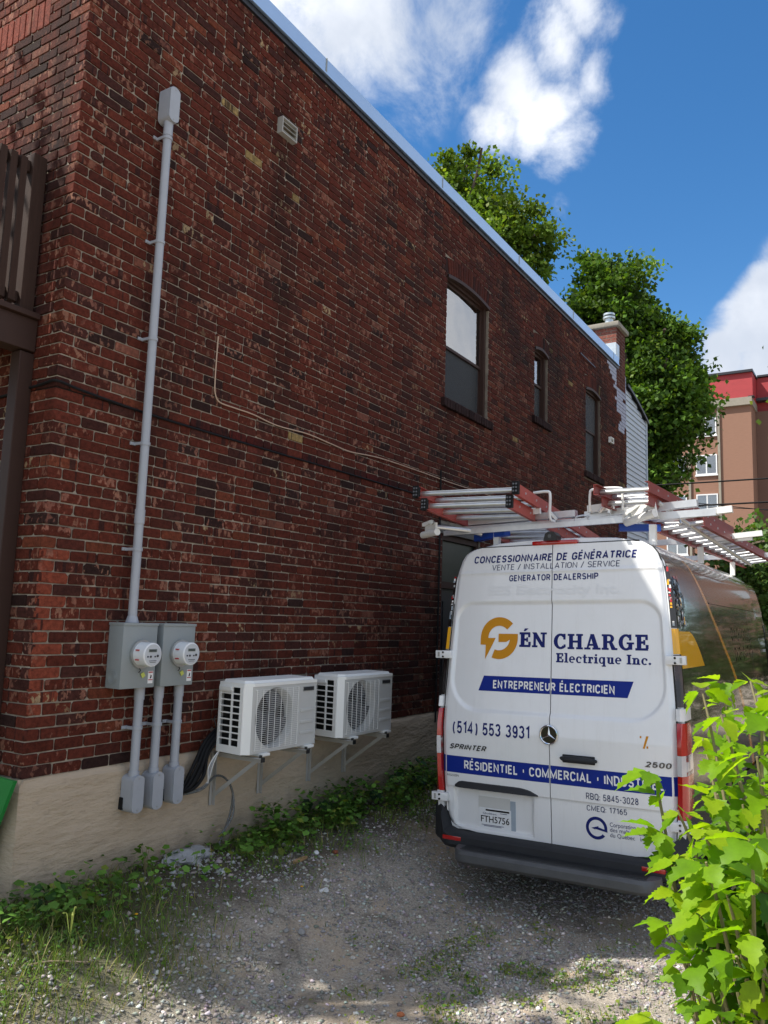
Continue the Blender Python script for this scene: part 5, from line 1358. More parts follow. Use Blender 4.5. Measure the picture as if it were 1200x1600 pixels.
for i in range(n + 1):
    y = YC - HWd + 2 * HWd * i / n; e = 1 - smst(HWd - .10, HWd, abs(y - YC))
    e = math.sqrt(max(0, min(1, (HWd - abs(y - YC)) / .09)))
    xr = -.13 - .17 * (.35 + .65 * e)
    mb.v += [(-.10, y, .345), (xr + .03, y, .338), (xr, y, .355 + .01), (xr, y, .415), (xr + .02, y, .437), (-.10, y, .442)]
for i in range(n):
    for j in range(5): a = 6 * i + j; mb.f.append((a, a + 6, a + 7, a + 1))
    a = 6 * i; mb.f.append((a + 5, a + 11, a + 6, a))
mb.f += [tuple(range(6)), tuple(6 * n + k for k in reversed(range(6)))]
st = mb.build('rear_step', 'step_grey', van, smooth=True)
for i in range(6):
    MB().box((-.13 - i * .025, YC - .70, .4425), (-.122 - i * .025, YC + .70, .4455)).build('tread_rib', 'bumper', st)
MB().box((-.12, -.5, .30), (.3, -.44, .40)).build('step_arm', 'dark_inside', van); MB().box((-.12, .40, .30), (.3, .46, .40)).build('step_arm', 'dark_inside', van)
# text on the dark side
def side_text(body, x0, x1, z, cap, m):
    vs, fs = text2d(body, x1 - x0, cap, .02); mb = MB(); mb.v = [sidept(x0 + a, z + b, -1, .010) for a, b in vs]; mb.f = fs; mb.build('lettering', m, van, fix=False)
side_text('CONCESSIONNAIRE', 2.45, 3.75, 2.03, .13, 'badge_black'); side_text('DE GÉNÉRATRICE', 2.55, 3.75, 1.84, .13, 'badge_black')
# side body pressings
for sgn in (1, -1):
    for (z, h_) in ((2.36, .012), (2.20, .010)): side_patch('side_crease', 'van_grey', sgn, z, z + h_, lambda q: stripe_x(q) + .14, lambda q: 5.0, nz=2, off=.010)
    side_patch('panel_seam', 'seal', sgn, .7, 2.5, lambda q: 3.62, lambda q: 3.628, nx=1, off=.006)

# ladder rack (part of the van), in van coordinates
def vl(x, y, z):      # world -> van local
    d = Vector((x, y, z)) - Vector((6.05, -2.275, 0)); a = R_(-1.5); c, s = math.cos(a), math.sin(a)
    return Vector((d.x, c * d.y + s * d.z, -s * d.y + c * d.z))
rk = bpy.data.objects.new('ladder_rack', None); COL.objects.link(rk); rk.parent = van; rk.location = (0, 0, 0)
def rbar(a, b, w_, h_, m, name='rack_bar'): return MB().obox(vl(*a), vl(*b), w_, h_).build(name, m, rk)
def rtube(pts, r, m, name='rack_tube', n=10): return MB().tube([vl(*p) for p in pts], r, n).build(name, m, rk, smooth=True)
for X in (6.42, 8.3, 10.2):
    rbar((X, -1.12, 2.965), (X, -3.42, 3.04), .045, .055, 'alu', 'crossbar')
    for Y in (-1.62, -2.95): rbar((X, Y, 2.80), (X, Y, 2.96), .05, .05, 'white_tube', 'rack_foot')
rbar((6.42, -1.35, 3.035), (6.42, -2.33, 3.075), .07, .055, 'alu', 'upper_rail'); rbar((6.45, -2.40, 3.06), (6.45, -3.28, 3.12), .07, .055, 'alu', 'upper_rail')
rbar((6.30, -1.16, 2.93), (6.30, -2.75, 2.99), .035, .042, 'alu', 'lower_rail')
for X in (6.5, 8.2): rbar((X, -3.1, 3.03), (X + .01, -3.52, 3.07), .06, .05, 'white_tube', 'arm_end')
for (a, b) in (((6.55, -1.36, 2.905), (6.36, -1.74, 2.93)), ((6.50, -2.66, 2.955), (6.62, -2.96, 2.955))): rbar(a, b, .065, .055, 'blue_clamp', 'blue_clamp')
# left clamp-down assembly
rtube([(6.16, -1.02, 2.905), (6.02, -1.24, 2.912)], .030, 'white_tube', 'clamp_roller', 14); rbar((6.14, -1.06, 2.955), (6.04, -1.22, 2.96), .02, .075, 'white_tube', 'clamp_plate')
rbar((6.13, -1.04, 2.99), (6.07, -1.16, 3.01), .03, .03, 'white_tube', 'clamp_link'); rtube([(6.05, -1.20, 2.96), (6.30, -1.42, 2.945), (6.36, -1.50, 2.92)], .02, 'alu')
rtube([(6.10, -1.16, 3.0), (6.02, -1.18, 3.0)], .018, 'galvanised', 'bolt')
# right clamp-down assembly
rtube([(6.42, -2.74, 2.985), (6.28, -3.00, 3.035)], .033, 'white_tube', 'clamp_roller', 14); rbar((6.42, -2.76, 3.035), (6.30, -3.00, 3.09), .02, .11, 'white_tube', 'clamp_plate')
rbar((6.40, -2.72, 3.03), (6.36, -2.90, 3.14), .03, .022, 'white_tube', 'clamp_link')
for p in ((6.31, -2.97, 3.12), (6.30, -2.93, 3.06), (6.37, -2.79, 3.035)): rtube([(p[0] - .01, p[1], p[2]), (p[0] - .035, p[1], p[2])], .014, 'galvanised', 'bolt', 12)
rbar((6.38, -2.44, 3.10), (6.36, -2.66, 3.115), .03, .06, 'white_tube', 'bracket'); rbar((6.34, -1.86, 3.09), (6.33, -2.05, 3.10), .03, .05, 'white_tube', 'bracket')
rtube([(6.36, -3.00, 3.13), (6.62, -3.05, 3.08), (7.4, -3.13, 2.99), (9.0, -3.30, 2.84)], .019, 'alu', 'swing_rod'); rtube([(6.60, -3.02, 3.12), (6.68, -3.10, 3.04), (6.60, -3.12, 2.98)], .010, 'alu', 'hook')
# hoops
def hoop(x, ya, yb, z0, z1): rtube(bez([(x, ya, z0), (x, ya, z1 - .04), (x, ya - .03, z1), (x, yb + .03, z1), (x, yb, z1 - .04), (x, yb, z0)], 5), .011, 'white_tube', 'hoop')
hoop(6.25, -2.50, -2.76, 3.06, 3.24)
rtube(bez([(6.33, -1.99, 3.255), (6.33, -2.10, 3.26), (6.33, -2.135, 3.23), (6.33, -2.135, 3.04), (6.33, -2.18, 3.0)], 5), .012, 'white_tube', 'hoop'); rbar((6.34, -2.12, 3.10), (6.34, -2.19, 3.02), .018, .02, 'white_tube', 'hoop_brace')
rtube(bez([(6.40, -2.33, 3.01), (6.40, -2.34, 3.045), (6.40, -2.42, 3.052), (6.40, -2.44, 3.02)], 4), .008, 'alu', 'hoop')
rbar((6.36, -2.62, 3.06), (6.36, -2.64, 3.16), .02, .02, 'alu', 'strut'); rbar((6.3, -2.56, 3.06), (6.38, -2.60, 3.15), .02, .02, 'white_tube', 'strut')

# ladders (they rest on the rack: things of their own)
def ladder(label, P0, dirv, wd_, length, sections, mrail='ladder_red', rung0=.08, side=(0, -1, 0), rh=.085, gap=.02, feet=True):
    d = Vector(dirv).normalized(); s = (Vector(side) - d * Vector(side).dot(d)).normalized(); u = s.cross(d).normalized()
    if u.z < 0: u = -u
    P0 = Vector(P0); e = thing('ladder', label, 'ladder', P0, 'ladders on the van roof')
    def Q(a, b, c): return d * a + s * b + u * c
    for k, (st_, inset, ln_, dz_) in enumerate(sections):
        for sg in (0, 1):
            b0 = inset if sg == 0 else wd_ - inset; t = .004; fl = .030 * (1 if sg == 0 else -1)
            mb = MB(); mb.obox(Q(st_, b0, dz_ + rh / 2), Q(st_ + ln_, b0, dz_ + rh / 2), t, rh, u)
            for zz in (.002, rh - .002): mb.obox(Q(st_, b0 + fl / 2, dz_ + zz), Q(st_ + ln_, b0 + fl / 2, dz_ + zz), abs(fl), t, u)
            r_ = mb.build('rail', mrail, e)
            if sg == 1 and length > 2:
                mb = MB()
                for q in range(8): mb.obox(Q(st_ + .25 + q * .30, b0 + .004, dz_ + rh / 2 - .008), Q(st_ + .25 + q * .30, b0 + .0045, dz_ + rh / 2 + .008), .012, .004, d)
                mb.build('rung_rivet', 'alu', r_)
        n = int((ln_ - rung0) / .305)
        for q in range(n + 1):
            a = st_ + rung0 + q * .305; mb = MB(); mb.tube([Q(a, inset, dz_ + rh / 2), Q(a, wd_ - inset, dz_ + rh / 2)], .019, 10); mb.obox(Q(a, inset + .01, dz_ + rh / 2 + .017), Q(a, wd_ - inset - .01, dz_ + rh / 2 + .017), .036, .006, u)
            mb.build('rung', 'alu', e, smooth=True)
        if feet:
            for sg in (0, 1):
                b0 = inset if sg == 0 else wd_ - inset
                mb = MB(); mb.obox(Q(st_ - .012, b0, dz_ + rh / 2), Q(st_ + .03, b0, dz_ + rh / 2), .052, rh + .006, u)
                ft = mb.build('end_cap', 'black_rubber', e); m2 = MB()
                for i in range(2):
                    for j in range(3): c = Q(st_ - .013, b0 + (i - .5) * .022, dz_ + rh * (.2 + .3 * j)); m2.tube([c, c - d * .006], .008, 8)
                m2.build('cap_stud', 'badge_grey', ft)
    return e
ladder('large red-railed aluminium extension ladder at the left of the van roof', (5.58, -1.27, 3.06), (1, .09, -.035), .84, 3.6, [(0, 0, 3.4, .085), (.04, .06, 3.3, -.012)], rh=.092, rung0=.10)
ladder('red-railed extension ladder in the middle right of the van roof', (6.03, -2.60, 3.10), (1, -.02, .012), .42, 3.6, [(0, 0, 3.4, .06), (.10, .03, 3.3, -.02)], mrail='ladder_dark_red', rh=.08, feet=False, rung0=.16)
ladder('long red-railed ladder overhanging the right side of the van', (6.95, -2.86, 2.955), (1, -.02, .0), .38, 4.2, [(0, 0, 4.2, .0)], mrail='ladder_dark_red', side=(0, -1, .12), rh=.085, feet=False)

# ------------------------------------------------------------------ vegetation
def leaf_tris(c, d, n, s, kind):
    """vectorised leaf polygons. c (k,3) base, d unit direction, n unit normal, s size -> verts, quads"""
    side = np.cross(d, n); k = len(c); s = s[:, None]
    tip = c + d * s; m1 = c + d * s * .45 + side * s * .42 - n * s * .08; m2 = c + d * s * .45 - side * s * .42 - n * s * .08
    if kind == 'quad':
        V = np.stack([c, m1, tip, m2], 1).reshape(-1, 3); F = np.arange(4 * k).reshape(k, 4); return V, F
    mid = c + d * s * .5
    a1 = c + d * s * .15 + side * s * .30; a2 = c + d * s * .15 - side * s * .30
    l1 = c + d * s * .62 + side * s * .50 - n * s * .12; l2 = c + d * s * .62 - side * s * .50 - n * s * .12
    V = np.stack([a2, a1, l1, tip, l2, mid], 1).reshape(-1, 3); b = np.arange(k)[:, None] * 6
    F = np.concatenate([b + np.array([[0, 1, 5, 5]]), b + np.array([[1, 2, 5, 5]]), b + np.array([[2, 3, 5, 5]]), b + np.array([[3, 4, 5, 5]]), b + np.array([[4, 0, 5, 5]])])
    return V, F[:, :3]
def unit(a): return a / np.maximum(1e-9, np.linalg.norm(a, axis=1, keepdims=True))
def crown(lobes, n_clump, per, size, base, var=.35, seed=1, droop=.25):
    r = np.random.default_rng(seed); C_ = []; 
    vol = np.array([l[3] * l[4] * l[5] for l in lobes]); pr = vol ** .7 / (vol ** .7).sum()
    pick = r.choice(len(lobes), n_clump, p=pr); L = np.array([l[:6] for l in lobes])[pick]
    d = unit(r.normal(size=(n_clump, 3))); rad = np.minimum(1.0, r.random(n_clump) ** .33 * (.66 + .42 * r.random(n_clump)))
    cc = L[:, :3] + d * L[:, 3:6] * rad[:, None]
    cs = (.12 + .20 * r.random(n_clump))
    lc = np.repeat(cc, per, 0) + r.normal(size=(n_clump * per, 3)) * np.repeat(cs, per)[:, None] * np.array([1, 1, .62])
    outd = np.repeat(d, per, 0)
    dirs = unit(outd * .7 + r.normal(size=lc.shape) * .8 + np.array([0, 0, -droop])); nn = unit(np.cross(dirs, r.normal(size=lc.shape)) + np.array([0, 0, .9])); nn = unit(nn - dirs * (nn * dirs).sum(1, keepdims=True))
    V, F = leaf_tris(lc, dirs, nn, size * (.7 + .6 * r.random(len(lc))), 'quad')
    t = np.repeat(np.array([base]), len(lc), 0) * (1 + var * r.normal(size=(len(lc), 1)) * .5) * np.repeat(.45 + .95 * r.random((n_clump, 1)), per, 0)
    yel = r.random((len(lc), 1)) < .12; t = np.where(yel, t * np.array([1.7, 1.35, 1.0]), t)
    return V, F, np.clip(t, .004, 1)
def tree(name, label, cat, base, lobes, trunk, clumps, per, size, col, seed, group=None):
    e = thing(name, label, cat, base, group); B = np.array(base)
    V, F, t = crown(lobes, clumps, per, size, col, seed=seed); o = np_mesh('crown', V - B, F, 'leaf_tree', t, e)
    mb = MB(); r = random.Random(seed)
    top = Vector(trunk[-1]); mb.tube([Vector(p) - Vector(base) for p in trunk], [.26 * (1 - .6 * i / len(trunk)) * (size / .10) for i in range(len(trunk))], 10); mb.build('trunk', 'bark', e, smooth=True)
    mb = MB()
    for l in lobes:
        for _ in range(5):
            a = Vector(trunk[r.randrange(max(1, len(trunk) // 2), len(trunk))]); b = Vector(l[:3]) + Vector((r.uniform(-1, 1) * l[3], r.uniform(-1, 1) * l[4], r.uniform(-.5, 1) * l[5])) * .75
            m_ = (a + b) / 2 + Vector((r.uniform(-.3, .3), r.uniform(-.3, .3), .25)); mb.tube([p - Vector(base) for p in bez([a, m_, b], 4)], [.09 * (size / .10) * (1 - .09 * k) for k in range(9)], 6)
    mb.build('limbs', 'bark', e, smooth=True, kind=None); return e
tree('maple_tree', 'tall green maple rising behind the middle of the brick house', 'tree', (21.5, 7.2, 0),
     [(21, 7.0, 13.6, 2.3, 2.5, 3.0), (20.5, 6.0, 12.6, 2.2, 2.0, 2.2), (21.5, 8.6, 14.6, 2.2, 2.2, 2.4), (21, 6.0, 15.2, 1.5, 1.4, 1.7), (21, 4.4, 13.3, 1.4, 1.1, 1.3), (21, 8.8, 12.0, 2.4, 2.6, 2.6)],
     [(21.5, 7.2, 0), (21.5, 7.2, 5), (21.4, 7.1, 9), (21.2, 7.0, 12.5)], 760, 150, .135, (.125, .205, .028), 11)
tree('maple_tree', 'broad dark green maple between the house end and the apartment block', 'tree', (22.5, 1.6, 0),
     [(22, 3.4, 9.9, 1.7, 1.4, 2.0), (22, 1.9, 10.6, 1.7, 1.3, 2.4), (22, .7, 9.4, 1.5, 1.15, 1.9), (22, .40, 8.2, 1.6, 1.05, 1.8), (22, 1.5, 7.6, 2.0, 1.7, 2.2), (22, 1.25, 6.2, 1.7, 1.0, 1.3), (22, 4.9, 9.6, 1.4, 1.2, 1.6), (22.5, 2.8, 7.0, 2.0, 2.0, 2.4)],
     [(22.5, 1.6, 0), (22.5, 1.6, 3), (22.4, 1.5, 6), (22.3, 1.5, 9)], 980, 150, .135, (.082, .16, .024), 12)
tree('young_tree', 'light green young tree behind the ladders at the right edge', 'tree', (15.5, -2.5, 0),
     [(15.5, -2.5, 3.3, .9, .7, 1.0), (15.7, -2.0, 2.5, .9, .9, .9)], [(15.5, -2.5, 0), (15.5, -2.5, 1.6), (15.5, -2.4, 3.0)], 130, 60, .09, (.08, .15, .035), 13)
tree('street_tree', 'pale green branch tips entering at the right edge before the apartment block', 'tree', (13.5, -5.9, 0),
     [(13.5, -4.0, 6.7, .8, .75, .5), (13.5, -3.8, 5.6, .8, .55, .35), (13.5, -5.6, 6.4, 1.8, 1.6, 1.8)], [(13.5, -5.9, 0), (13.5, -5.8, 3), (13.5, -5.6, 6)], 150, 45, .10, (.12, .19, .03), 14)
# hedge mass behind the van
V, F, t = crown([(18, -2.4, 2.0, 1.2, 1.6, 1.5), (19, -.6, 2.0, 1.2, 1.6, 1.6), (18, -4.4, 2.0, 1.2, 1.7, 1.4), (20, 1.0, 1.8, 1.2, 1.6, 1.6), (16.5, -5.8, 1.6, 1.2, 1.2, 1.6)], 420, 60, .10, (.045, .090, .022), seed=21)
o = np_mesh('hedge', V, F, 'leaf_tree', t); tag(o, 'dense dark green hedge beyond the front of the van', 'hedge')

# big-leaved bush in front, lower right
def leaflet(seed, L=.09):
    r = random.Random(seed); w_ = L * (.27 + .07 * r.random()); n = 11; vs = [(0, 0, 0)]; mid = []; le = []; ri = []
    prof = [0, .50, .80, .96, 1.0, .93, .84, .66, .50, .32, .16, 0]
    bend = L * (.10 + .25 * r.random()); fold = .35 + .3 * r.random()
    for i in range(n + 1):
        t = i / n; z = -bend * t * t; mid.append((L * t, 0, z))
        tooth = (.17 if i in (3, 5, 7, 9) else -.10) * w_ * (r.random() * .8 + .5)
        hw = prof[i] * w_ + (tooth if 0 < i < n else 0)
        if i in (4, 5) and seed % 2: hw *= 1.25
        le.append((L * t - (.0 if i in (3, 5, 7, 9) else .035) * L, hw, z + hw * fold * .5)); ri.append((L * t - (.0 if i in (3, 5, 7, 9) else .035) * L, -hw * (.9 + .2 * r.random()), z + hw * fold * .5))
    v = mid + le + ri; N = n + 1; f = []
    for i in range(n):
        if i == 0: f += [(0, 1, N + 1), (0, 2 * N + 1, 1)]
        elif i == n - 1: f += [(i, i + 1, N + i), (i, 2 * N + i, i + 1)]
        else: f += [(i, i + 1, N + i + 1, N + i), (i, 2 * N + i, 2 * N + i + 1, i + 1)]
    return v, f
LEAFS = []
greens = [(.20, .36, .010), (.15, .30, .010), (.25, .41, .012), (.09, .20, .012), (.30, .43, .014), (.045, .12, .014)]
for s_ in range(12):
    v, f = leaflet(s_); c = greens[s_ % 6]
    me = bpy.data.meshes.new('leaf'); used = sorted({i for q in f for i in q}); mp = {a: b for b, a in enumerate(used)}
    me.from_pydata([v[i] for i in used], [], [tuple(mp[i] for i in q) for q in f]); a = me.attributes.new('tint', 'FLOAT_COLOR', 'FACE'); a.data.foreach_set('color', np.tile(np.array([*c, 1], np.float32), len(f)))
    me.materials.append(MATS['leaf_bush']); me.shade_smooth(); LEAFS.append(me)
def ray(u, v, z): return CAM + cx * ((u - 600) / 1250 * z) + cy * ((v - 800) / 1250 * z) + cz * z
bush = thing('bush', 'bright yellow-green leafy bush in the lower right foreground', 'bush', (2.3, -4.35, 0.0)); BO = Vector((2.3, -4.35, 0))
rb = random.Random(5); spots = []
tips = []
# branch tips laid out over the shape of the bush, at varying distance from the camera
shape = [(1085, 1080, 2.2), (1125, 1062, 2.3), (1180, 1065, 2.2), (960, 1600, 2.3), (1020, 1610, 2.2), (1190, 1120, 2.0), (1130, 1110, 2.0), (1150, 1180, 2.1), (1085, 1160, 2.5), (1000, 1215, 2.15), (1035, 1260, 2.0), (1110, 1240, 1.9), (1165, 1250, 1.9),
         (1010, 1290, 2.1), (1090, 1300, 1.9), (1150, 1320, 1.8), (1045, 1350, 2.0), (1110, 1370, 1.8), (1180, 1380, 1.7), (1025, 1430, 2.1), (1075, 1420, 1.95), (1130, 1440, 1.8), (1180, 1460, 1.7), (1110, 1500, 2.2), (1160, 1520, 1.9),
         (1190, 1300, 1.9), (1150, 1570, 1.9), (1190, 1590, 1.7), (1110, 1560, 2.1), (1060, 1575, 2.3), (1000, 1590, 2.4), (1215, 1080, 2.0), (1240, 1200, 1.8), (1250, 1320, 1.8), (1235, 1450, 1.8), (1260, 1560, 1.8),
         (1200, 1210, 2.5), (1130, 1290, 2.6), (1170, 1430, 2.5), (1100, 1450, 2.5), (1200, 1540, 2.4), (1300, 1150, 2.0), (1320, 1350, 2.0), (1300, 1500, 2.0), (1280, 1620, 1.8), (1180, 1660, 1.8), (1080, 1650, 2.1), (1200, 1720, 1.9), (1140, 1400, 1.6), (1190, 1520, 1.55), (1090, 1480, 1.9), (1150, 1490, 1.6), (1100, 1340, 1.7), (1175, 1330, 1.6), (1130, 1620, 1.7), (1040, 1620, 2.2), (1185, 1180, 1.7), (1185, 1260, 1.9)]
for (u, v, z) in shape:
    u += 16 * max(0, min(1, (1120 - u) / 50))
    tips.append(ray(u + rb.uniform(-8, 8), v + rb.uniform(-8, 8), z + rb.uniform(-.12, .12)))
stems = MB()
roots = [Vector((2.25, -4.35, -.03)), Vector((2.4, -4.15, -.03)), Vector((2.15, -4.5, -.03)), Vector((2.5, -4.4, -.03))]
for i, tp in enumerate(tips):
    rt = roots[i % 4]; hub_ = Vector((rt.x + (tp.x - rt.x) * .35, rt.y + (tp.y - rt.y) * .35, max(.25, tp.z * .45)))
    pts = bez([rt, hub_, tp + (hub_ - tp) * .22 + Vector((0, 0, .03)), tp], 5)
    stems.tube([p - BO for p in pts], [.0062 * (1 - .85 * k / len(pts)) + .0014 for k in range(len(pts))], 6)
stems.build('stems', 'stem_green', bush, smooth=True)
leaf_x = []
for i, tp in enumerate(tips):
    rt = roots[i % 4]; back = (Vector((rt.x, rt.y, tp.z * .4)) - tp).normalized(); ax = -back
    nodes = 5
    for k in range(nodes):
        base = tp + back * (.078 * k) + Vector((rb.uniform(-1, 1), rb.uniform(-1, 1), rb.uniform(-.6, .8))) * (.014 + .014 * k)
        ori = ax.lerp(Vector((rb.uniform(-1, 1), rb.uniform(-1, 1), rb.uniform(-.3, .5))), .55).normalized()
        for q in range(3 if k else 5):     # compound leaf: three to five leaflets
            ang = (q - (1 if k else 2)) * (1.0 + rb.uniform(-.2, .2)); sd_ = ori.cross(Vector((0, 0, 1))).normalized()
            dd = (ori * math.cos(ang) + sd_ * math.sin(ang)); dd.z -= .45 + rb.random() * .5; dd.normalize()
            nn = Vector((rb.uniform(-.5, .5), rb.uniform(-.5, .5), 1)); nn = (nn - dd * nn.dot(dd)).normalized(); yy = nn.cross(dd)
            m_ = Matrix((dd, yy, nn)).transposed().to_4x4(); sc = rb.uniform(.50, 1.04) * (1.15 if q == (1 if k else 2) else .95)
            leaf_x.append((base + dd * .012, m_, sc, rb.choice((0, 1, 2, 4, 6, 7, 8, 10)) if k < 2 else rb.choice((0, 1, 3, 5, 7, 9, 11))))  # inner leaves darker: shade inside the bush put into colour
def vis(p):
    d = p - CAM; z = d.dot(cz); u = 600 + 1250 * d.dot(cx) / z; v = 800 + 1250 * d.dot(cy) / z
    return -z if (u < 1200 and v < 1600) else -99
leaf_x.sort(key=lambda a: -vis(a[0]))
rest = MB(); rt_t = []
for i, (p, m_, sc, k) in enumerate(leaf_x):
    if i < 300:
        o = bpy.data.objects.new('leaf', LEAFS[k]); COL.objects.link(o); o.parent = bush; o.matrix_local = Matrix.Translation(p - BO) @ m_ @ Matrix.Scale(sc, 4)
    else:
        X = Matrix.Translation(p - BO) @ m_ @ Matrix.Scale(sc, 4); me = LEAFS[k]
        rest.add([X @ v.co for v in me.vertices], [tuple(q.vertices) for q in me.polygons]); rt_t += [greens[k % 6]] * len(me.polygons)
o = rest.build('leaves', 'leaf_bush', bush, kind='stuff', fix=False, smooth=True)
a = o.data.attributes.new('tint', 'FLOAT_COLOR', 'FACE'); a.data.foreach_set('color', np.array([[*c, 1] for c in rt_t], np.float32).ravel())

# ground cover: grass blades and small weeds
def h_np(P_): return np.array([gh(a, b) for a, b in P_])
def scatter(n, fn, seed):
    r = np.random.default_rng(seed); out = []
    while len(out) < n:
        x = r.uniform(1.8, 13); y = r.uniform(-5.5, .0)
        if r.random() < fn(x, y): out.append((x, y))
    return np.array(out)
def nfac(x, y, s, o=0): return .5 + .5 * noise.noise(Vector((x * s, y * s, o))) * 1.8
def f_grass(x, y):
    a = smst(-1.15, -.35, y) * (.55 if x > 5 else .5)                               # bank by the wall
    b = smst(4.2, 3.3, x) * smst(-1.5, -.5, y) * (.35 + .65 * smst(.15, .5, nfac(x, y, 1.6, 4))) * 1.3                   # front left patch
    c = math.exp(-((x - 4.7) / .9) ** 2 - ((y + 2.55) / .7) ** 2) * 1.0 * smst(.45, .62, nfac(x, y, 3.3, 9)); d = smst(-3.0, -3.6, y) * .5
    if -3.3 < y < -1.3 and x > 6.3: return 0
    if 4.1 < x < 4.65 and y > -.5: return .12
    return min(1, max(a * smst(.25, .55, nfac(x, y, 2.0, 2)), b, c, d))
P2 = scatter(52000, f_grass, 3); r = np.random.default_rng(4); k = len(P2)
c = np.column_stack([P2, h_np(P2) - .004]); hgt = (.022 + .055 * r.random(k) ** 2) * np.where(P2[:, 1] > -1.2, 1.6, .7)
az = r.random(k) * 6.283; lean = np.column_stack([np.cos(az), np.sin(az), np.zeros(k)]) * (hgt * (.3 + .9 * r.random(k)))[:, None]; wv = np.column_stack([-np.sin(az), np.cos(az), np.zeros(k)]) * .0026
up = np.column_stack([np.zeros(k), np.zeros(k), hgt])
V = np.stack([c - wv, c + wv, c + wv * .7 + up * .6 + lean * .4, c - wv * .7 + up * .6 + lean * .4], 1); V2 = np.stack([c - wv * .7 + up * .6 + lean * .4, c + wv * .7 + up * .6 + lean * .4, c + up + lean, c + up + lean], 1)
VV = np.concatenate([V.reshape(-1, 3), V2.reshape(-1, 3)]); FF = np.arange(len(VV)).reshape(-1, 4)
tc_ = np.array([.13, .20, .028]) * (.6 + .8 * r.random((k, 1))); dry = r.random((k, 1)) < np.where(P2[:, 1:2] < -1.0, .35, .15); tc_ = np.where(dry, np.array([[.34, .29, .12]]) * (.6 + .6 * r.random((k, 1))), tc_)
np_mesh('grass', VV, FF, 'leaf_low', np.concatenate([tc_, tc_]), kind='stuff')
def f_weed(x, y):
    a = smst(-1.0, -.25, y) * (1 if x > 5.0 else .45) * smst(.3, .55, nfac(x, y, 1.5, 7)); b = smst(4.1, 3.3, x) * smst(-1.2, -.4, y) * .5; c_ = math.exp(-((x - 4.7) / .9) ** 2 - ((y + 2.55) / .7) ** 2) * .7 * smst(.45, .62, nfac(x, y, 3.3, 9))
    if 4.1 < x < 4.65 and y > -.5: return .05
    if -3.3 < y < -1.3 and x > 6.3: return 0
    return max(a, b, c_)
P3 = scatter(10500, f_weed, 5); k = len(P3); r = np.random.default_rng(8)
hh = np.where(P3[:, 1] > -.55, (.015) + .27 * r.random(k) ** 1.7 * np.where(P3[:, 0] > 5, 1.0, .55), .008 + .022 * r.random(k)); c = np.column_stack([P3, h_np(P3) + hh])
az = r.random(k) * 6.283; d = unit(np.column_stack([np.cos(az), np.sin(az), r.uniform(-.5, .5, k)])); nn = unit(np.column_stack([r.normal(size=k) * .4, r.normal(size=k) * .4, np.ones(k)])); nn = unit(nn - d * (nn * d).sum(1, keepdims=True))
V, F = leaf_tris(c, d, nn, np.where(P3[:, 1] > -.55, .022 + .05 * r.random(k) ** 2, .012 + .016 * r.random(k)), 'lobed'); t = np.array([.115, .24, .036]) * (.35 + 1.1 * r.random((k, 1)))
t = np.where(r.random((k, 1)) < np.where(P3[:, 1:2] < -.9, .6, .12), np.array([[.20, .25, .035]]) * (.6 + .7 * r.random((k, 1))), t)
np_mesh('weeds', V, F, 'leaf_low', np.tile(t, (5, 1)), kind='stuff')
# separate broad-leaved plants along the wall
def broad_plant(name, label, x, y, n, size, ht, col, seed, stemcol='stem_green', shape='round'):
    r = random.Random(seed); z = gh(x, y); e = thing(name, label, 'plant', (x, y, z - .01))
    for i in range(n):
        a = r.random() * 6.283; q = r.random(); L = ht * (.35 + .65 * q); rad = size * (.3 + 1.1 * r.random()); tip = Vector((rad * math.cos(a), min(rad * math.sin(a), -y * .5), L)); s_ = size * (.6 + .5 * r.random())
        MB().tube(bez([(0, 0, 0), tip * .5 + Vector((0, 0, L * .2)), tip], 4), .0022, 5).build('stem', stemcol, e, smooth=True)
        d = Vector((math.cos(a), math.sin(a) - .4, -.25 - .4 * r.random())).normalized(); nn = Vector((r.uniform(-.3, .3) - .2, r.uniform(-.3, .3) - .4, 1)); nn = (nn - d * nn.dot(d)).normalized(); yy = nn.cross(d)
        N = 14; vs = [Vector((s_ * .35, 0, -.01))]
        for k in range(N):
            t = 2 * math.pi * k / N; rr = s_ * (.55 + .06 * math.sin(5 * t + i)); xx = s_ * .45 + rr * math.cos(t) * (1.0 if math.cos(t) > 0 else .8); ww = rr * .85 * math.sin(t)
            if k == N // 2: xx = s_ * .12
            vs.append(Vector((xx, ww, -.25 * s_ * (xx / s_) ** 2 + abs(ww) * .25)))
        me = MB().add([tip + d * v.x + yy * v.y + nn * v.z for v in vs], [(0, k + 1, (k + 1) % N + 1) for k in range(N)]); o = me.build('leaf', 'leaf_low', e, smooth=True, fix=False)
        at = o.data.attributes.new('tint', 'FLOAT_COLOR', 'FACE'); j = .75 + .5 * r.random(); at.data.foreach_set('color', np.tile(np.array([col[0] * j, col[1] * j, col[2] * j, 1], np.float32), N))
    return e
broad_plant('broadleaf_weed', 'young broad-leaved plant with yellow-green leaves under the three short conduits', 3.98, -.17, 6, .055, .20, (.13, .26, .02), 1)
broad_plant('broadleaf_weed', 'small dark plant with a few leaves against the wall below the left air conditioner bracket', 5.30, -.10, 6, .040, .24, (.05, .11, .02), 2)
broad_plant('burdock', 'dark round-leaved burdock at the wall under the gap between the air conditioners', 5.95, -.16, 6, .10, .22, (.018, .055, .015), 3)
broad_plant('burdock', 'large burdock clump against the foundation left of the van', 7.35, -.22, 13, .12, .36, (.028, .080, .020), 4)
broad_plant('burdock', 'tall leafy weed nearest the van bumper at the wall', 8.15, -.3, 11, .10, .46, (.03, .085, .02), 5)
broad_plant('burdock', 'low round leaves in the shade below the right air conditioner', 6.7, -.26, 8, .085, .20, (.022, .07, .018), 8)
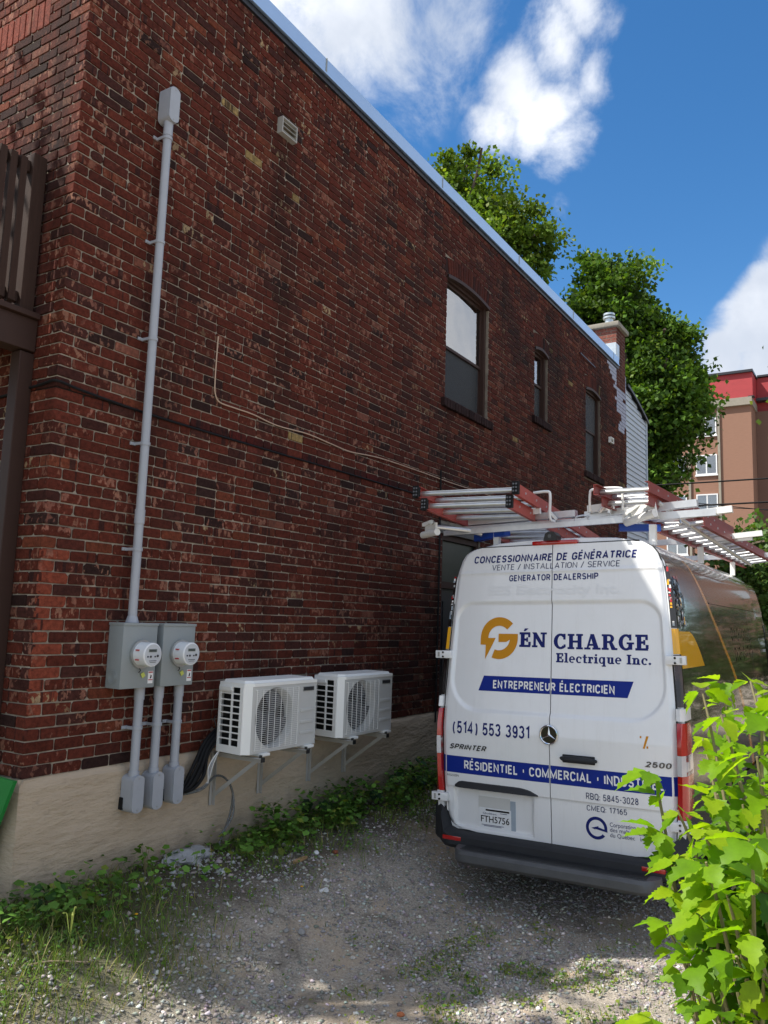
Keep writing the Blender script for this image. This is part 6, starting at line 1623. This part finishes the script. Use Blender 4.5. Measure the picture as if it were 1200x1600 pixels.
broad_plant('broadleaf_weed', 'dark leafy weed at the far left end of the foundation', 3.22, -.20, 8, .07, .17, (.03, .085, .015), 6)
broad_plant('broadleaf_weed', 'low bright leaf lying flat in the grass near the house corner', 3.42, -.50, 3, .07, .05, (.07, .19, .02), 7)
e = thing('dandelion', 'two pale bent dandelion stalks standing in the lower left grass', 'plant', (3.06, -.62, gh(3.06, -.62)))
for (a, b, h_) in ((.03, .02, .15), (-.03, -.04, .155), (.005, .05, .12)):
    MB().tube(bez([(0, 0, 0), (a * .6, b * .6, h_ * .6), (a, b, h_), (a * 1.5, b * 1.6, h_ * .97)], 4), .0028, 6).build('stalk', 'tag_yellow', e, smooth=True)
    bm = bmesh.new(); bmesh.ops.create_icosphere(bm, subdivisions=1, radius=.007); MB().bm(bm, Matrix.Translation((a * 1.5, b * 1.6, h_ * .97))).build('seed_head', 'tag_yellow', e)
for k in range(9):
    a = k * .7; MB().add([(0, 0, 0), (.07 * math.cos(a) + .012 * math.sin(a), .07 * math.sin(a) - .012 * math.cos(a), .028), (.11 * math.cos(a), .11 * math.sin(a), .01), (.07 * math.cos(a) - .012 * math.sin(a), .07 * math.sin(a) + .012 * math.cos(a), .028)], [(0, 1, 2, 3)]).build('leaf', 'stem_leaf' if 'stem_leaf' in MATS else mat('stem_leaf', (.10, .19, .03), rough=.5), e, fix=False)

# ------------------------------------------------------------------ gravel and stones
def stones(n, fn, smin, smax, seed, zoff=.0):
    r = np.random.default_rng(seed); P_ = scatter(n, fn, seed); z = h_np(P_); s = smin + (smax - smin) * r.random(n) ** 3.5
    base = np.array([(1, 0, 0), (-1, 0, 0), (0, 1, 0), (0, -1, 0), (0, 0, 1), (0, 0, -1)], float)
    V = base[None] * (s[:, None] * (.6 + .8 * r.random((n, 6))))[:, :, None] + r.normal(size=(n, 6, 3)) * s[:, None, None] * .22
    V[:, :, 2] *= .6; a = r.random(n) * 6.283; ca, sa = np.cos(a)[:, None], np.sin(a)[:, None]; X = V[:, :, 0] * ca - V[:, :, 1] * sa; Y = V[:, :, 0] * sa + V[:, :, 1] * ca; V[:, :, 0] = X; V[:, :, 1] = Y
    V += np.column_stack([P_, z + s * .22 + zoff])[:, None, :]
    f = np.array([(0, 2, 4), (2, 1, 4), (1, 3, 4), (3, 0, 4), (2, 0, 5), (1, 2, 5), (3, 1, 5), (0, 3, 5)])
    F = (np.arange(n)[:, None, None] * 6 + f[None]).reshape(-1, 3); g = r.random((n, 1)); t = np.where(g < .5, .20 + .14 * r.random((n, 1)), np.where(g < .93, .32 + .16 * r.random((n, 1)), .55 + .2 * r.random((n, 1)))) * np.array([1.0, .94, .87]) * (1 + .06 * r.normal(size=(n, 3)))
    return V.reshape(-1, 3), F, np.repeat(np.clip(t, .03, .8), 8, 0)
def f_gravel(x, y):
    if y > -.25: return .10
    q = smst(-.1, -1.2, y) * (.35 + .65 * smst(.3, .6, nfac(x, y, 1.1, 12)))
    if y < -4.0 or x < 2.4: return .04
    if x > 7.5: return .1
    return max(.08, q)
V, F, t = stones(70000, f_gravel, .0022, .019, 31); np_mesh('gravel', V, F, 'stone', t, kind='stuff')
r = random.Random(12)
def rock(name, label, cat, x, y, s, col, m='stone', group=None, flat=.6):
    bm = bmesh.new(); bmesh.ops.create_icosphere(bm, subdivisions=2, radius=s); rr = random.Random(int(x * 997 + y * 313))
    for v in bm.verts: v.co = Vector((v.co.x, v.co.y * (.75), v.co.z * flat)) * (1 + .28 * noise.noise(v.co.normalized() * 1.7 + Vector((x, y, 3))))
    o = MB().bm(bm, Matrix.Rotation(rr.random() * 6, 4, 'Z')).build(name, m, None, loc=(x, y, gh(x, y) + s * flat * .45)); tag(o, label, cat, group)
    if m == 'stone':
        a = o.data.attributes.new('tint', 'FLOAT_COLOR', 'FACE'); a.data.foreach_set('color', np.tile(np.array([*col, 1], np.float32), len(o.data.polygons)))
for (x, y, s, g, lab) in [(4.33, -.98, .030, .33, 'grey stone alone in the shaded gravel below the wood scrap'), (4.36, -1.22, .034, .27, 'larger of two dark grey stones touching in the shaded gravel'), (4.28, -1.16, .024, .25, 'smaller of two dark grey stones touching in the shaded gravel'),
        (3.72, -1.02, .020, .40, 'pale stone of the close pair on sunlit gravel at lower left'), (3.83, -1.0, .018, .36, 'greyer stone of the close pair on sunlit gravel at lower left'), (3.55, -1.05, .019, .44, 'light stone lying just left of the close pair on the gravel'),
        (3.42, -.75, .018, .42, 'small pale stone at the edge of the lower left grass'), (4.62, -.78, .018, .50, 'small white stone between the wood scrap and the litter'), (3.72, -.50, .022, .30, 'rounded grey stone at the rim of the weeds by the house'),
        (5.5, -2.9, .028, .36, 'pale stone near the right end of the rear step shadow'), (4.35, -2.05, .018, .45, 'whitish stone at the bottom near the orange brick chip'), (5.15, -.42, .028, .34, 'grey stone in the weeds below the right air conditioner'),
        (3.9, -1.5, .018, .33, 'lone small grey stone at the bottom centre of the drive'), (4.75, -.45, .02, .5, 'white pebble right of the mortar heap')]:
    rock('stone', lab, 'stone', x, y, s, (g, g * .97, g * .93), group='loose stones on the gravel')
rock('brick_chip', 'small reddish brick chip on the gravel left of the van', 'brick piece', 5.42, -.72, .026, (.22, .07, .04)); rock('rubble_lump', 'white lump beside the red brick chip on the gravel', 'rubble', 5.25, -.66, .030, (.62, .62, .62))
rock('brick_chip', 'orange brick chip at the lower middle edge of the picture', 'brick piece', 4.05, -2.15, .022, (.42, .14, .06))
# grey mortar rubble at the wall
bm = bmesh.new(); bmesh.ops.create_icosphere(bm, subdivisions=4, radius=1)
for v in bm.verts:
    q = 1 + .35 * noise.noise(v.co * 2.1) + .12 * noise.noise(v.co * 7); v.co = Vector((v.co.x * .21 * q, v.co.y * .13 * q, v.co.z * .06 * q))
tag(MB().bm(bm).build('rubble_pile', 'plaster', None, loc=(4.42, -.12, .40), smooth=True), 'pale grey heap of dried mortar against the foundation', 'rubble')
V, F, t = stones(330, lambda x, y: math.exp(-((x - 4.35) / .35) ** 2 - ((y + .35) / .28) ** 2), .006, .028, 41); np_mesh('mortar_crumbs', V, F, 'stone', np.clip(t * 1.1 + .05, 0, .5) * np.array([.97, .99, 1.0]), kind='stuff')
z = gh(5.0, -.70); tag(MB().prism([(0, 0), (.075, -.006), (.17, .01), (.16, .028), (.06, .03), (.0, .016)], 'z', 0, .018).build('wood_scrap', 'wood_scrap', None, loc=(4.93, -.70, z + .004)), 'splintered yellowish piece of wood on the gravel', 'wood scrap')
z = gh(4.86, -1.03); mb = MB().box((0, 0, 0), (.075, .02, .014)); mb.box((.02, -.03, .002), (.045, .001, .016)); tag(mb.build('litter', 'white_print', None, loc=(4.84, -1.02, z + .006)), 'crumpled white scrap of litter on the gravel', 'litter')
tag(MB().tube(bez([(2.74, -.72, gh(2.74, -.72) + .01), (2.85, -.75, gh(2.85, -.75) + .014), (3.02, -.84, gh(3.02, -.84) + .01)], 5), .004, 6).build('twig', 'wire_beige', None, smooth=True), 'pale dry twig in the grass at the lower left edge', 'twig')
for i, (x, y) in enumerate(((3.52, -.62), (4.74, -.92), (4.63, .0 - .14))):
    m = MB().disc((0, 0), .011, 'z', 0, .004, 8); tag(m.build('yellow_leaf', 'van_yellow', None, loc=(x, y, gh(x, y) + .012)), ['small yellow leaf in the grass at lower left', 'small yellow leaf on the gravel below the wood scrap', 'yellow leaf beside the mortar heap'][i], 'leaf')

# ------------------------------------------------------------------ apartment block and cables
apt = thing('apartment_building', 'tall brown brick apartment block with a bright red top storey beyond the trees', 'building', (60, 3.1, 0)); AO = (60, 3.1, 0)
def ap(mb, n, m, par=None): return sub(mb, AO).build(n, m, par or apt)
ap(MB().box((60, 3.14, 0), (78, 24, 18.0)), 'wall', 'apt_brick'); ap(MB().box((62.2, -14, 0), (78, 3.13, 18.0)), 'wing_wall', 'apt_brick_shaded')
ap(MB().box((59.75, 3.05, 18.0), (78, 24, 18.55)), 'concrete_band', 'concrete'); ap(MB().box((61.9, -14, 18.75), (78, 3.04, 18.95)), 'roof_coping', 'dark_trim_and_shade')
ap(MB().box((60.4, 3.06, 18.56), (78, 24, 20.5)), 'red_top_storey', 'apt_red'); ap(MB().box((62.6, -14, 18.02), (78, 3.05, 20.62)), 'red_top_storey', 'apt_red'); ap(MB().box((60.2, 3.0, 20.5), (78, 24, 20.68)), 'roof_edge', 'dark_trim_and_shade'); ap(MB().box((62.4, -14, 20.66), (78, 2.99, 20.8)), 'roof_edge', 'dark_trim_and_shade')
ap(MB().box((59.8, 2.9, 18.56), (60.4, 3.3, 18.62)), 'coping_corner', 'dark_trim_and_shade')
for y in (5.22, 7.25, 10.3, 12.3): ap(MB().box((59.86, y, 0), (60.02, y + .16, 18.0)), 'concrete_strip', 'concrete')
for yy in (5.45, 7.55, 10.55, 12.6, 15.6):
    for k in range(6):
        z = 1.75 + 2.86 * k
        if z > 16.9: continue
        w_ = bpy.data.objects.new('window', None); COL.objects.link(w_); w_.parent = apt; w_.location = (-.1, yy - 3.1, z)
        wd_ = 1.45; h_ = 1.45
        mb = MB(); mb.box((0, 0, 0), (.12, .08, h_)); mb.box((0, wd_ - .08, 0), (.12, wd_, h_)); mb.box((0, .08, h_ - .08), (.12, wd_ - .08, h_)); mb.box((0, .08, 0), (.12, wd_ - .08, .08)); mb.box((.01, wd_ / 2 - .04, .08), (.11, wd_ / 2 + .04, h_ - .08)); mb.box((-.04, -.05, -.1), (.09, wd_ + .05, -.01)); mb.build('frame', 'apt_frame', w_)
        MB().box((.06, .08, .08), (.065, wd_ - .08, h_ - .08)).build('pane', 'far_glass', w_)
        MB().box((.085, .08, .08 + (.5 if (k + int(yy)) % 2 else 0)), (.095, wd_ - .08, h_ - .08)).build('blind', 'apt_blind', w_)
for y in (-1.5, -5, -9):
    for k in range(6):
        z = 1.75 + 2.86 * k; MB().box((-.0, 0, 0), (.05, 1.4, 1.4)).build('window', 'apt_blind', apt, loc=(2.16, y - 3.1, z))
for (ya, za, yb, zb, x, r_, lab) in ((1.6, 5.66, -14, 6.35, 20, .020, 'upper thick black overhead cable before the apartment block'), (1.0, 5.10, -14, 5.85, 20, .022, 'lower thick black overhead cable just above the ladders'), (.2, 5.30, -14, 3.3, 20, .010, 'thin overhead wire sloping down to the right, lowest of the wires'), (.2, 5.22, -14, 4.15, 20.5, .009, 'thin overhead wire sloping down to the right above the lowest one')):
    pts = [(x, ya + (yb - ya) * i / 12, za + (zb - za) * i / 12 - .25 * math.sin(math.pi * i / 12) * (1 if r_ > .015 else .3)) for i in range(13)]
    tag(MB().tube(pts, r_, 6).build('overhead_cable', 'black_rubber', smooth=True), lab, 'cable', 'overhead cables')
pole = MB().tube([(20.2, -14.1, 0), (20.2, -14.1, 8.5)], [.16, .11], 12).build('utility_pole', 'bark', smooth=True); tag(pole, 'wooden utility pole holding the overhead cables, right of the view', 'pole')

# street tree added unseen before the house (left of the view): its leaves break up the sunlight on the drive
tree('street_tree', 'added leafy maple in front of the house, out of view, shading the drive', 'tree', (-.3, 3.9, 0),
     [(.5, 2.9, 8.4, 1.2, 1.3, .8), (-.7, 4.6, 9.4, 1.8, 1.7, 1.3)], [(-.3, 3.9, 0), (-.3, 3.9, 3), (-.2, 3.7, 6), (.0, 3.5, 8)], 34, 36, .13, (.06, .13, .02), 31)
# brick house across the drive, right of the view: the van's dark side and the windows mirror it
nb = thing('neighbour_house', 'brown brick neighbouring house on the right of the drive, mirrored in the van side', 'house', (16, -12, 0)); NO = (16, -12, 0)
sub(MB().box((9, -20, 0), (27, -11.5, 6.2)), NO).build('wall', 'apt_brick', nb); sub(MB().box((8.8, -20.2, 6.2), (27.2, -11.3, 6.45)), NO).build('roof', 'dark_trim_and_shade', nb)
for X in (11, 14.5, 18, 21.5, 24.5):
    for Z in (1.2, 4.0):
        wf = sub(MB().box((X, -11.5, Z), (X + 1.2, -11.44, Z + 1.5)), NO).build('window', 'apt_frame', nb); sub(MB().box((X + .08, -11.44, Z + .08), (X + 1.12, -11.43, Z + 1.42)), NO).build('pane', 'badge_black', wf)
V, F, t = crown([(12, -8.5, 2.2, 1.6, 1.4, 1.9), (15, -8.8, 3.0, 1.8, 1.4, 2.6), (19, -8.6, 2.2, 1.8, 1.4, 1.8), (22.5, -9.0, 2.8, 1.8, 1.4, 2.4)], 300, 60, .13, (.06, .12, .025), seed=52)
o = np_mesh('hedge', V, F, 'leaf_tree', t); tag(o, 'tall leafy hedge along the neighbouring house, right of the view', 'hedge')
